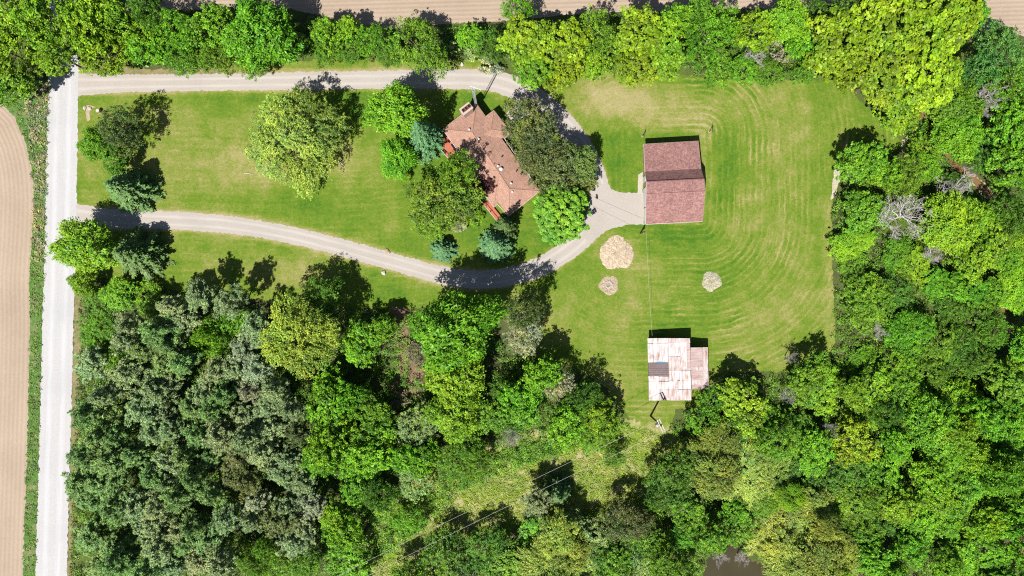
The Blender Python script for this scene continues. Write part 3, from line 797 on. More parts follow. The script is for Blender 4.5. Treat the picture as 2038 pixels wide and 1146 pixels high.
def clothes_post(px, py, label):
    r_ = empty('clothesline_post', P(px, py)); tag(r_, label, 'clothesline post', 'clothesline posts')
    MB().tube([(0, 0, 0), (0, 0, 1.95)], .05, 6).build('post', M['darkmetal'], r_)
    MB().tube([(-.06, -.55, 1.95), (.06, .55, 1.95)], .045, 6).build('crossbar', M['darkmetal'], r_)
    for k in (-.5, 0, .5): MB().tube([(k * .1, k, 1.95), (k * .1, k, 2.05)], .02, 4).build('hook', M['galv'], r_)
    MB().tube([(0, 0, 0), (0, 0, .04)], [.2, .16], 9).build('footing', M['sand'], r_)
clothes_post(1278.5, 271, 'clothesline post north of the garage, nearer the drive loop')
clothes_post(1411.5, 262, 'clothesline post north of the garage, right of its corner')

# ------------------------------------------------------------------ mulch beds, stones, sticks
def mound(name, px, py, rpx, hgt, mat, chipmat, nchip, label, seed, sy=1.0, shape=None):
    r = np.random.default_rng(seed); c0 = P(px, py); R = rpx * PX
    root = empty(name, c0); tag(root, label, 'mulch bed')
    na, nr = 48, 7; V = [(0, 0, hgt)]; F = []
    lob = [1 + .06 * math.sin(3 * a + seed) + .05 * math.sin(5 * a + 2 * seed) + r.normal(0, .025) + (shape(a) if shape else 0) for a in np.linspace(0, 2 * math.pi, na, endpoint=False)]
    for i in range(1, nr + 1):
        for k in range(na):
            a = 2 * math.pi * k / na; q = R * lob[k] * i / nr
            V.append((q * math.cos(a), q * math.sin(a) * sy, max(.0, hgt * (1 - (i / nr) ** 2) + (r.normal(0, .035) if i < nr else -.02)) + .02))
    me = bpy.data.meshes.new('mound')
    F = [(0, 1 + k, 1 + (k + 1) % na) for k in range(na)]
    for i in range(nr - 1):
        for k in range(na): 
            a = 1 + i * na + k; b = 1 + i * na + (k + 1) % na; F.append((a, a + na, b + na, b))
    me.from_pydata(V, [], F); me.update(); link('mound', me, mat, root)
    a = r.uniform(0, 2 * np.pi, nchip); q = R * np.sqrt(r.uniform(0, 1, nchip)) * np.where(r.uniform(0, 1, nchip) < .12, 1.14, 1.02)
    lo = np.interp(a, np.linspace(0, 2 * np.pi, na, endpoint=False), lob)
    c = np.column_stack([q * lo * np.cos(a), q * lo * np.sin(a) * sy, hgt * (1 - np.clip(q / R, 0, 1) ** 2) + .05])
    nrm = r.normal(0, .5, (nchip, 3)); nrm[:, 2] = 1
    me2 = leaves('chips', c, nrm, r.uniform(.10, .26, nchip), .4, r)
    ch_ = link('wood_chips', me2, chipmat, root); ch_['kind'] = 'stuff'
    return root

def leaves(name, c, nrm, size, asp, r, tang=None, tone=None, fold=0.25):
    """rhombic leaves as one quad mesh"""
    n = len(c); c = np.asarray(c, float)
    nrm = nrm / (np.linalg.norm(nrm, axis=1, keepdims=True) + 1e-9)
    if tang is None: tang = r.normal(0, 1, (n, 3))
    tang = tang - nrm * np.sum(tang * nrm, axis=1, keepdims=True)
    tang = tang / (np.linalg.norm(tang, axis=1, keepdims=True) + 1e-9)
    bi = np.cross(nrm, tang)
    L = (np.asarray(size) * np.ones(n))[:, None] * .5; W = L * asp
    V = np.empty((n, 4, 3))
    V[:, 0] = c - tang * L; V[:, 1] = c + bi * W + nrm * W * fold + tang * L * .1; V[:, 2] = c + tang * L; V[:, 3] = c - bi * W + nrm * W * fold + tang * L * .1
    F = np.arange(n * 4).reshape(n, 4)
    if tone is None: tone = r.uniform(0, 1, n)
    return mesh_np(name, V.reshape(-1, 3), F, {'tone': np.repeat(tone, 4)})

mound('mulch_bed', 1227, 504, 33, .25, M['chips'], M['chips'], 1500, 'largest round patch of wood chips on the lawn beside the drive', 3)
fp = mound('fire_pit_bed', 1212, 568, 19, .08, M['sand'], M['palechips'], 300, 'small pale fire pit patch with stone ring below the big chip patch', 5)
for k in range(11):
    a = 2 * math.pi * k / 11
    bm = bmesh.new(); bmesh.ops.create_icosphere(bm, subdivisions=1, radius=.2, matrix=Matrix.Diagonal((1, .8, .7, 1)))
    for v in bm.verts: v.co *= rs.uniform(.85, 1.15)
    me = bpy.data.meshes.new('stone'); bm.to_mesh(me); bm.free()
    o = link('stone', me, M['stone'], fp); o.location = (math.cos(a) * .55 - .1, math.sin(a) * .55 + .15, .12); o.rotation_euler = (0, 0, a)
mound('chip_bed', 1416, 560, 19, .25, M['palechips'], M['palechips'], 700, 'round pale chip patch alone on the right lawn', 8)

def lump(name, px, py, size, mat, label, cat, seed, group=None):
    r = random.Random(seed); bm = bmesh.new(); bmesh.ops.create_icosphere(bm, subdivisions=2, radius=1.0)
    for v in bm.verts:
        f = 1 + .22 * math.sin(v.co.x * 3 + seed) * math.cos(v.co.y * 4 - seed) + r.uniform(-.07, .07)
        v.co = Vector((v.co.x * size[0] * f, v.co.y * size[1] * f, max(v.co.z, -.3) * size[2] * f))
    me = bpy.data.meshes.new(name); bm.to_mesh(me); bm.free()
    o = link(name, me, mat); o.location = P(px, py) + Vector((0, 0, .1)); o.rotation_euler = (0, 0, seed * 1.3)
    return tag(o, label, cat, group)
lump('rock', 169, 215, (.4, .28, .2), M['stone'], 'left one of two pale rocks near the upper drive mouth', 'rock', 1)
lump('rock', 179, 216, (.42, .26, .2), M['stone'], 'right one of two pale rocks near the upper drive mouth', 'rock', 2)
lump('rock', 771, 501, (.42, .5, .25), M['sand'], 'tan boulder on the upper edge of the lower drive', 'rock', 3)
lump('rock', 764, 543, (.45, .4, .25), M['stone'], 'pale boulder on the lower edge of the lower drive', 'rock', 4)
lump('rock', 919, 128, (.4, .35, .25), M['stone'], 'pale boulder on the grass above the upper drive', 'rock', 6)
ST = empty('tree_stump', P(199, 222)); tag(ST, 'cut pale stump casting a small shadow by the upper drive mouth', 'stump')
MB().tube([(0, 0, 0), (0, 0, .35), (0, 0, .75)], [.42, .34, .32], 12).build('stump_wood', M['palebark'], ST)
MB().tube([(0, 0, .745), (0, 0, .76)], .28, 12).build('cut_face', M['palewood'], ST)
for (px, py, a, L, lab) in ((495, 346, -.1, 1.5, 'thin fallen branch on the dry grass left of the willow'), (680, 326, -.7, 1.6, 'short fallen branch on the grass right of the willow')):
    o = MB().tube([(-L / 2, 0, 0), (0, .06, .03), (L / 2, -.02, 0)], [.07, .06, .03], 6)
    o.tube([(.1, .03, .03), (.45, .22, .05)], [.03, .015], 5)
    o = o.build('fallen_branch', M['palewood']); o.location = P(px, py) + Vector((0, 0, .09)); o.rotation_euler = (0, 0, a); tag(o, lab, 'branch')

# ------------------------------------------------------------------ tree prototypes
def limb_set(r, H, Hb, R, n, rad, wob=.3, pal=6):
    mb = MB()
    top = Vector((r.uniform(-.3, .3), r.uniform(-.3, .3), H * .86))
    mid = Vector((r.uniform(-.2, .2), r.uniform(-.2, .2), H * .45))
    mb.tube([(0, 0, -.1), (0, 0, .4), mid, top], [rad * 1.5, rad, rad * .7, rad * .12], 7)
    for i in range(n):
        a = 2 * math.pi * (i + r.uniform(-.3, .3)) / n * 1.618 * 2; f = r.uniform(.3, .8)
        s0 = Vector((0, 0, 0)).lerp(top, f); e = Vector((math.cos(a) * R * r.uniform(.55, .85), math.sin(a) * R * r.uniform(.55, .85), min(H * .9, s0.z + (H - Hb) * r.uniform(.1, .4))))
        m = s0.lerp(e, .5) + Vector((r.uniform(-wob, wob), r.uniform(-wob, wob), -.2))
        mb.tube([s0, m, e], [rad * .42 * (1.1 - f * .6), rad * .25, rad * .06], 5)
        e2 = e.lerp(m, .4) + Vector((r.uniform(-1, 1), r.uniform(-1, 1), r.uniform(.3, 1))) * R * .22
        mb.tube([m.lerp(e, .2), e2], [rad * .16, rad * .04], 4)
    return mb.mesh('trunk')

def sphere_dirs(r, n, zmin):
    v = r.normal(0, 1, (n * 4, 3)); v /= np.linalg.norm(v, axis=1, keepdims=True)
    v = v[v[:, 2] > zmin]
    return v[:n]

def crown_broad(seed, R, Hb, H, ncl, cr, nl, ls, asp=.6, upb=.5, zmin=-.3, depth=.5, flat=.7, lob=.2, jit=.5):
    """boughs carry sprays of leaves at uneven depth; stray sprays break the outline"""
    r = np.random.default_rng(seed)
    nb = max(9, ncl // 14)
    bd = sphere_dirs(r, nb, zmin); nb = len(bd)
    ph = r.uniform(0, 6.28, 6)
    C = []; Nn = []; T = []; Sz = []
    ax = np.array([R, R, (H - Hb) / 2]); cz = np.array([0, 0, (H + Hb) / 2])
    for b in range(nb):
        az = math.atan2(bd[b, 1], bd[b, 0])
        f = 1 + lob * (math.sin(2 * az + ph[0]) + .8 * math.sin(3 * az + ph[1]) + .7 * math.sin(5 * az + ph[2])) * .6
        f *= r.uniform(.74, 1.04)
        bt = r.uniform(.2, .75)
        spread = r.uniform(.20, .36) * R * 1.25
        k = int(ncl / nb * r.uniform(.7, 1.3))
        o = r.normal(0, .6, (k, 3)) * spread
        pos = bd[b] * f * ax * .80 + cz + o * np.array([1, 1, .45])
        # push each spray out to the hull of its bough
        for q in range(k):
            dn = (pos[q] - cz) / ax; L = np.linalg.norm(dn) + 1e-6
            tgt = f * (.62 + .38 * r.uniform() ** depth) * (1.10 if r.uniform() < .07 else 1)
            p = cz + dn / L * min(max(L, tgt * .8), tgt) * ax
            crr = cr * r.uniform(.5, 1.4); n = max(6, int(nl * (crr / cr) ** 1.6))
            dnn = dn / L
            v = r.normal(0, 1, (n, 3)) + dnn * .5 + np.array([0, 0, .4]); v /= np.linalg.norm(v, axis=1, keepdims=True)
            rad = crr * r.uniform(.2, 1, n) ** .6
            C.append(p + v * rad[:, None] * np.array([1, 1, flat])); Nn.append(v * .55 + np.array([0, 0, upb]) + r.normal(0, jit, (n, 3)))
            T.append(np.clip(bt + r.normal(0, .13) + r.normal(0, .2, n), 0, 1)); Sz.append(ls * r.uniform(.45, 1.35, n) ** 1.1)
    return leaves('crown', np.vstack(C), np.vstack(Nn), np.concatenate(Sz), asp, r, tone=np.concatenate(T))

def crown_leafy(seed, R, Hb, H, nb, nl, ls):
    """upright sprays: twigs climbing outward with long leaves along them"""
    r = np.random.default_rng(seed)
    d = sphere_dirs(r, nb, -.25); ph = r.uniform(0, 6.28, 4); az = np.arctan2(d[:, 1], d[:, 0])
    f = 1 + .12 * np.sin(3 * az + ph[0]) + .1 * np.sin(5 * az + ph[1])
    C = []; Nn = []; T = []; Tg = []
    for i in range(len(d)):
        dep = .45 + .55 * r.uniform() ** .4
        e = d[i] * f[i] * dep * np.array([R, R, (H - Hb) / 2]) + np.array([0, 0, (H + Hb) / 2])
        dr = d[i] * np.array([1, 1, .5]) + np.array([0, 0, .5]); dr /= np.linalg.norm(dr); L = r.uniform(.9, 1.9)
        tt = r.uniform(0, 1, nl)[:, None]; side = r.normal(0, .16 + .14 * (1 - tt), (nl, 3))
        C.append(e - dr * L * (1 - tt) + side); Nn.append(r.normal(0, .6, (nl, 3)) + np.array([0, 0, .7]) + d[i] * .4)
        Tg.append(dr + r.normal(0, .5, (nl, 3))); T.append(np.clip(r.uniform(.2, .75) + .25 * (tt[:, 0] - .4) + r.normal(0, .14, nl), 0, 1))
    c = np.vstack(C)
    return leaves('crown', c, np.vstack(Nn), ls * r.uniform(.7, 1.3, len(c)), .42, r, tang=np.vstack(Tg), tone=np.concatenate(T))

def crown_willow(seed, R, Hb, H, ns, nl, boughs=None):
    """several arching boughs, each a ragged mop of hanging switches"""
    r = np.random.default_rng(seed)
    C = []; Nn = []; T = []; Tg = []
    nb = len(boughs) if boughs else 15
    for b in range(nb):
        a0 = 2 * np.pi * b * .618 + r.uniform(-.3, .3); q0 = R * (.12 + .62 * math.sqrt((b + .5) / nb)) * r.uniform(.8, 1.1)
        bx, by = q0 * math.cos(a0), q0 * math.sin(a0); zt = H - (H - Hb) * .55 * (q0 / R) ** 1.6 * r.uniform(.7, 1.2) - r.uniform(0, 1.0)
        br_ = R * r.uniform(.24, .40); bt = r.uniform(.25, .7)
        if boughs: bx, by, br_, zt = boughs[b]; a0 = math.atan2(by, bx); q0 = math.hypot(bx, by)
        for i in range(int(ns / nb * (br_ / (.31 * R)) ** 1.5)):
            a = r.uniform(0, 2 * np.pi) ; q = br_ * r.uniform(0, 1) ** .6 * .75
            L = r.uniform(.6, 1.5); drop = r.uniform(.8, 3.0) * (.3 + .7 * q0 / R)
            a2 = a * .6 + a0 * .4 if abs(a - a0) < 3 else a
            t_ = np.sort(r.uniform(0, 1, nl)); rad = q + L * np.sqrt(t_) * .8; aa = a + r.normal(0, .3) * t_
            zz_ = zt - .55 * (q / br_) ** 2 * br_ - abs(r.normal(0, .3)) + .3 * np.sin(t_ * 2.2) - drop * t_ ** 2
            path = np.column_stack([bx + rad * np.cos(aa) + L * .5 * t_ * math.cos(a0), by + rad * np.sin(aa) + L * .5 * t_ * math.sin(a0), zz_])
            C.append(path + r.normal(0, .11, (nl, 3))); Tg.append(np.gradient(path, axis=0) + r.normal(0, .07, (nl, 3)))
            Nn.append(np.array([math.cos(a) * .35, math.sin(a) * .35, .8]) + r.normal(0, .45, (nl, 3))); T.append(np.clip(bt + r.normal(0, .15) + r.normal(0, .15, nl), 0, 1))
    c = np.vstack(C)
    return leaves('crown', c, np.vstack(Nn), r.uniform(.28, .52, len(c)), .32, r, tang=np.vstack(Tg), tone=np.concatenate(T))

def crown_pine(seed, R, Hb, H, nwh=10):
    """whorls of upswept branches, a star of needles on every twig end"""
    r = np.random.default_rng(seed)
    C = []; Nn = []; T = []; Tg = []
    for wv in range(nwh):
        f = wv / (nwh - 1); z = Hb + (H - Hb) * f
        rad = R * (1 - f ** 2.3) * (.85 + .2 * math.sin(wv * 2.1 + seed)) + .3
        nb = r.integers(5, 8)
        for b in range(nb):
            a = 2 * np.pi * b / nb + wv * .9 + r.normal(0, .22); L = rad * r.uniform(.55, 1.25); sl = r.uniform(.05, .5)
            dr = np.array([math.cos(a), math.sin(a), sl]); sd = np.array([-math.sin(a), math.cos(a), 0])
            ct = r.uniform(.2, .7); nt = int(5 + 4 * L)
            for tf in range(nt):
                u = r.uniform(.25, 1) ** .6
                e = np.array([0, 0, z]) + dr * L * u + sd * r.normal(0, .22 * L * (1.15 - u) + .10) + np.array([0, 0, r.normal(.1, .22)])
                n = 15
                v = r.normal(0, 1, (n, 3)) + dr * .5 + np.array([0, 0, .6]); v /= np.linalg.norm(v, axis=1, keepdims=True)
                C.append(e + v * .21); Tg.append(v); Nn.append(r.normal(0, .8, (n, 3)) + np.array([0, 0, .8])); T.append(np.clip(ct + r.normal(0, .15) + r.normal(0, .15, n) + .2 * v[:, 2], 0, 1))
    c = np.vstack(C)
    return leaves('crown', c, np.vstack(Nn), r.uniform(.34, .52, len(c)), .22, r, tang=np.vstack(Tg), tone=np.concatenate(T))

def crown_spruce(seed, R, Hb, H, nwh=20, nb0=13, nn=70):
    r = np.random.default_rng(seed)
    C = []; Nn = []; T = []; Tg = []
    for wv in range(nwh):
        f = wv / (nwh - 1); z = Hb + (H - Hb) * f; rad = R * (1 - f) ** .85 + .12
        nb = max(4, int(nb0 * (1 - .55 * f)))
        for b in range(nb):
            a = 2 * np.pi * (b + r.uniform(-.3, .3)) / nb + wv * 1.1; L = rad * r.uniform(.78, 1.15)
            n_ = max(8, int(nn * (L / R) ** 1.2)); u = r.uniform(.12, 1, n_) ** .75
            dr = np.array([math.cos(a), math.sin(a), 0]); sd = np.array([-math.sin(a), math.cos(a), 0])
            wdt = .30 * L * (1.05 - u) * .9 + .07
            off = r.uniform(-1, 1, n_) * wdt
            zz_ = z - .22 * L * u + .10 * L * u ** 3 + r.normal(0, .05, n_)
            c = np.outer(u * L, dr) + np.outer(off, sd); c[:, 2] += zz_
            C.append(c); Tg.append(dr + np.outer(np.sign(off) * .8, sd) + r.normal(0, .15, (n_, 3)) + np.array([0, 0, -.1])); Nn.append(np.array([0, 0, 1]) + dr * .25 + r.normal(0, .3, (n_, 3)))
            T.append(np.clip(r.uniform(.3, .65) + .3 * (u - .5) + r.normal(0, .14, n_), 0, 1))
    c = np.vstack(C)
    return leaves('crown', c, np.vstack(Nn), r.uniform(.28, .48, len(c)), .34, r, tang=np.vstack(Tg), tone=np.concatenate(T))

def dead_mesh(seed, R, H):
    r = random.Random(seed); mb = MB()
    def grow(p, dr, L, rad, lev):
        k = 3; pts = [p]; q = p.copy(); dd = dr.copy()
        for i in range(k):
            dd = (dd + Vector((r.uniform(-.28, .28), r.uniform(-.28, .28), r.uniform(-.12, .2)))).normalized(); q = q + dd * (L / k); pts.append(q.copy())
        mb.tube(pts, [rad, rad * .8, rad * .6, rad * .35], 4 if lev > 1 else 6)
        if lev >= 5: return
        for i in range(4 if lev < 4 else 2):
            s0 = pts[r.choice((1, 2, 3))]; nd = (dd * .75 + Vector((r.uniform(-1, 1), r.uniform(-1, 1), r.uniform(-.15, .6)))).normalized()
            grow(s0, nd, L * r.uniform(.5, .72), max(rad * .5, .02), lev + 1)
    trunk = MB()
    trunk.tube([(0, 0, -.1), (0, 0, H * .3), (.15, .1, H * .55)], [.24, .19, .12], 8)
    for i in range(8):
        a = 2 * math.pi * i / 8 + r.uniform(-.3, .3)
        grow(Vector((.05, .03, H * r.uniform(.28, .55))), Vector((math.cos(a), math.sin(a), r.uniform(.3, .9))).normalized(), R * .5, .09, 1)
    return trunk.mesh('trunk'), mb.mesh('branches')

PROTO = {}
def proto(kind, name, cat, R, H, crowns, trunks, cmat, tmat):
    for c in crowns: c.materials.append(cmat)
    for t_ in trunks: t_.materials.append(tmat)
    PROTO[kind] = dict(name=name, cat=cat, R=R, H=H, crowns=crowns, trunks=trunks)
def trunks(n, H, Hb, R, nl, rad, seed): return [limb_set(random.Random(seed + i), H, Hb, R, nl, rad) for i in range(n)]
proto('maple', 'maple_tree', 'tree', 6, 13, [crown_broad(100 + i, 6, 3.2, 13, 520, .58, 26, .46, .75, .9, -.25, .5, .45) for i in range(4)], trunks(2, 13, 3.2, 6, 10, .28, 1), M['leaf'], M['bark'])
proto('broad', 'broadleaf_tree', 'tree', 4.5, 11, [crown_broad(200 + i, 4.5, 2.2, 11, 420, .48, 26, .34, .65, .55, -.3, .5, .6, .28) for i in range(6)], trunks(3, 11, 2.4, 4.5, 9, .2, 11), M['leaf'], M['bark'])
proto('fine', 'small_leaved_tree', 'tree', 4.5, 11, [crown_broad(250 + i, 4.5, 1.8, 11, 520, .42, 26, .27, .5, .35, -.3, .6, .8, .3) for i in range(5)], trunks(2, 11, 1.8, 4.5, 9, .2, 21), M['leaf'], M['bark'])
proto('leafy', 'ash_tree', 'tree', 5, 13, [crown_leafy(300 + i, 5, 2.5, 13, 620, 24, .42) for i in range(3)], trunks(2, 13, 2.5, 5, 9, .24, 31), M['leaf'], M['bark'])
proto('dense', 'round_maple_tree', 'tree', 5, 9, [crown_broad(400, 5, 1.6, 9, 560, .45, 26, .40, .6, 1.1, -.2, .2, .45, .05, .3)], trunks(1, 9, 1.6, 5, 9, .2, 41), M['leaf'], M['bark'])
proto('willow', 'willow_tree', 'tree', 7, 13, [crown_willow(500 + i, 6.6, 2.5, 12.4, 1050, 22) for i in range(3)], trunks(2, 12.6, 3, 6, 14, .34, 51), M['leaf'], M['palebark'])
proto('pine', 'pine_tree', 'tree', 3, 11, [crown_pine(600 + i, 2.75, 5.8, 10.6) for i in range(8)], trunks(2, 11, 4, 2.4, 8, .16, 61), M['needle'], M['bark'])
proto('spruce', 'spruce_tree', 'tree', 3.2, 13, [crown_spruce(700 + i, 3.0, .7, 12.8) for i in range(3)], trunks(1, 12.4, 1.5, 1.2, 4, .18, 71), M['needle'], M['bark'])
proto('shrub', 'shrub', 'shrub', 1.8, 2.6, [crown_broad(800 + i, 1.8, .15, 2.6, 90, .38, 22, .25, .55, .5, -.1, .6, .8, .3) for i in range(4)], trunks(1, 2.2, .3, 1.3, 6, .05, 81), M['leaf'], M['bark'])
wb = [(-80, 22, 34, 6.2), (-62, -30, 34, 7.6), (-52, 52, 38, 6.6), (-14, 72, 36, 7.0), (14, 100, 30, 5.0), (24, 62, 38, 7.6), (58, 54, 33, 6.4), (72, 8, 38, 8.2), (62, -44, 38, 9.0), (20, -66, 42, 9.6), (-22, -44, 42, 10.4), (12, -2, 44, 11.4), (92, -30, 30, 6.6), (-30, 14, 40, 10.2), (40, 24, 34, 10.0), (-50, 10, 30, 8.8)]
wb = [(x * PX * .93, -y * PX * .93, r_ * PX * .93, z) for x, y, r_, z in wb]
proto('lawnwillow', 'willow_tree', 'tree', 8.4, 12, [crown_willow(560, 8.2, 2, 12, 1150, 24, wb)], trunks(1, 11.5, 3, 7, 16, .38, 57), M['leaf'], M['palebark'])
dd = [dead_mesh(900 + i, 4.2, 9) for i in range(4)]
proto('dead', 'dead_tree', 'tree', 4.6, 9, [b for a, b in dd], [a for a, b in dd], M['deadwood'], M['deadwood'])

COLR = dict(yellow=(.128, .222, .008), ygreen=(.110, .230, .009), bright=(.084, .222, .009), mid=(.080, .188, .011), dark=(.056, .142, .012), grey=(.185, .245, .110), ggreen=(.145, .235, .072),
            willow=(.19, .265, .045), wolive=(.145, .22, .035), blue=(.075, .175, .070), olive=(.088, .110, .034), spruce=(.070, .130, .032), silver=(.21, .25, .15), purple=(.06, .02, .024), brown=(.185, .16, .10), bgreen=(.060, .175, .032))
tr_ = random.Random(77)
TREES = []
def tree(kind, px, py, rpx, H, col, label, group=None):
    pr = PROTO[kind]
    zc = .62 * H if kind not in ('shrub',) else .5 * H
    b = P(px, py, zc)
    root = empty(pr['name'], (b.x, b.y, 0))
    R = rpx * PX * (CAMH - zc) / CAMH
    k = R / pr['R']; kz = H / pr['H']
    e_ = tr_.uniform(.86, 1.16) if kind not in ('dense', 'spruce') else 1.0
    root.scale = (k * e_, k / e_, kz)
    root.rotation_euler = (0, 0, tr_.uniform(0, 6.28))
    if kind == 'lawnwillow': root.rotation_euler = (0, 0, 0); root.scale = (.89, .88, .97)
    tag(root, label, pr['cat'], group)
    i = tr_.randrange(len(pr['crowns']))
    tm = pr['trunks'][i] if kind == 'dead' else tr_.choice(pr['trunks'])
    link('trunk', tm, None, root)
    c = link('branches' if kind == 'dead' else 'crown', pr['crowns'][i], None, root)
    base_ = COLR[col] if isinstance(col, str) else col
    v = tr_.uniform(.86, 1.14)
    c.color = (base_[0] * v * tr_.uniform(.88, 1.12), base_[1] * v, base_[2] * v, 1)
    TREES.append((px, py, rpx))
    return root

T_ = tree
# --- yard trees
T_('lawnwillow', 577, 268, 102, 12, 'willow', 'huge weeping willow with pale yellow green foliage on the left lawn')
T_('leafy', 192, 288, 34, 7, 'bright', 'bright green small tree nearest the road in the upper drive clump')
T_('fine', 240, 262, 48, 10, 'spruce', 'dark green tree at the top of the clump below the upper drive mouth')
T_('broad', 228, 318, 30, 6, 'mid', 'low mid green tree between the two dark trees of the roadside clump')
T_('spruce', 236, 372, 52, 10, (.10, .175, .05), 'grey green spruce standing just above the lower drive mouth')
T_('leafy', 172, 490, 62, 9.5, 'ygreen', 'yellow green ash leaning over the gravel road below the lower drive mouth')
T_('spruce', 254, 505, 58, 10, 'spruce', 'dark spruce at the lower drive mouth beside the yellow green ash')
T_('leafy', 166, 560, 28, 6, 'ygreen', 'small yellow green tree reaching over the road edge below the ash')
T_('leafy', 788, 222, 58, 12, 'bright', 'rounded bright green tree casting its shadow over the upper drive')
T_('spruce', 838, 262, 44, 16, 'blue', 'tall blue green spruce between the bright tree and the house corner')
T_('leafy', 790, 314, 40, 7.5, 'bright', 'smaller bright green tree below the rounded one, left of the house')
T_('fine', 888, 395, 74, 10.5, (.095, .185, .016), 'wide yellowish green tree covering the southwest side of the house')
T_('fine', 905, 348, 46, 12.5, 'mid', 'darker tree whose shadow falls on the house roof')
T_('fine', 850, 440, 40, 5, 'mid', 'low green tree at the lower left of the wide yellowish tree')
T_('spruce', 880, 495, 30, 4.2, 'blue', 'low round blue green spruce beside the lower drive')
T_('spruce', 985, 486, 42, 11.5, 'blue', 'blue spruce standing alone between house end and drive shadow')
T_('spruce', 1004, 450, 30, 11.5, 'spruce', 'narrow dark spruce whose pointed shadow lies on the house roof')
T_('broad', 966, 366, 27, 4.5, 'purple', 'small purple leaved tree against the house eave')
T_('shrub', 972, 384, 17, 2.6, 'bright', 'light green shrub between purple tree and the narrow red deck')
T_('shrub', 940, 410, 24, 3, 'mid', 'mid green shrub left of the narrow red deck')
T_('shrub', 918, 448, 18, 1.6, 'silver', 'pale grey shrub on the grass below the wide yellowish tree')
T_('shrub', 948, 432, 18, 1.8, 'bright', 'bright low shrub below the narrow red deck')
T_('shrub', 812, 352, 12, 1.6, 'ygreen', 'tiny yellow green shrub under the smaller bright tree')
T_('fine', 1050, 248, 56, 10.5, 'olive', 'dark olive tree at the upper right corner of the house')
T_('fine', 1072, 305, 52, 9.5, 'olive', 'olive tree in the middle of the clump along the house wall')
T_('fine', 1112, 335, 56, 9, (.085, .115, .035), 'grey olive tree between house and the right bend of the drive')
T_('leafy', 1152, 322, 40, 8, (.085, .135, .03), 'light olive tree closest to the right bend of the drive')
T_('broad', 1168, 362, 24, 5, (.09, .13, .03), 'small light olive tree squeezed above the round maple beside the drive')
T_('dense', 1116, 425, 60, 8.5, (.072, .195, .012), 'dense round bright green maple at the lower right end of the house')
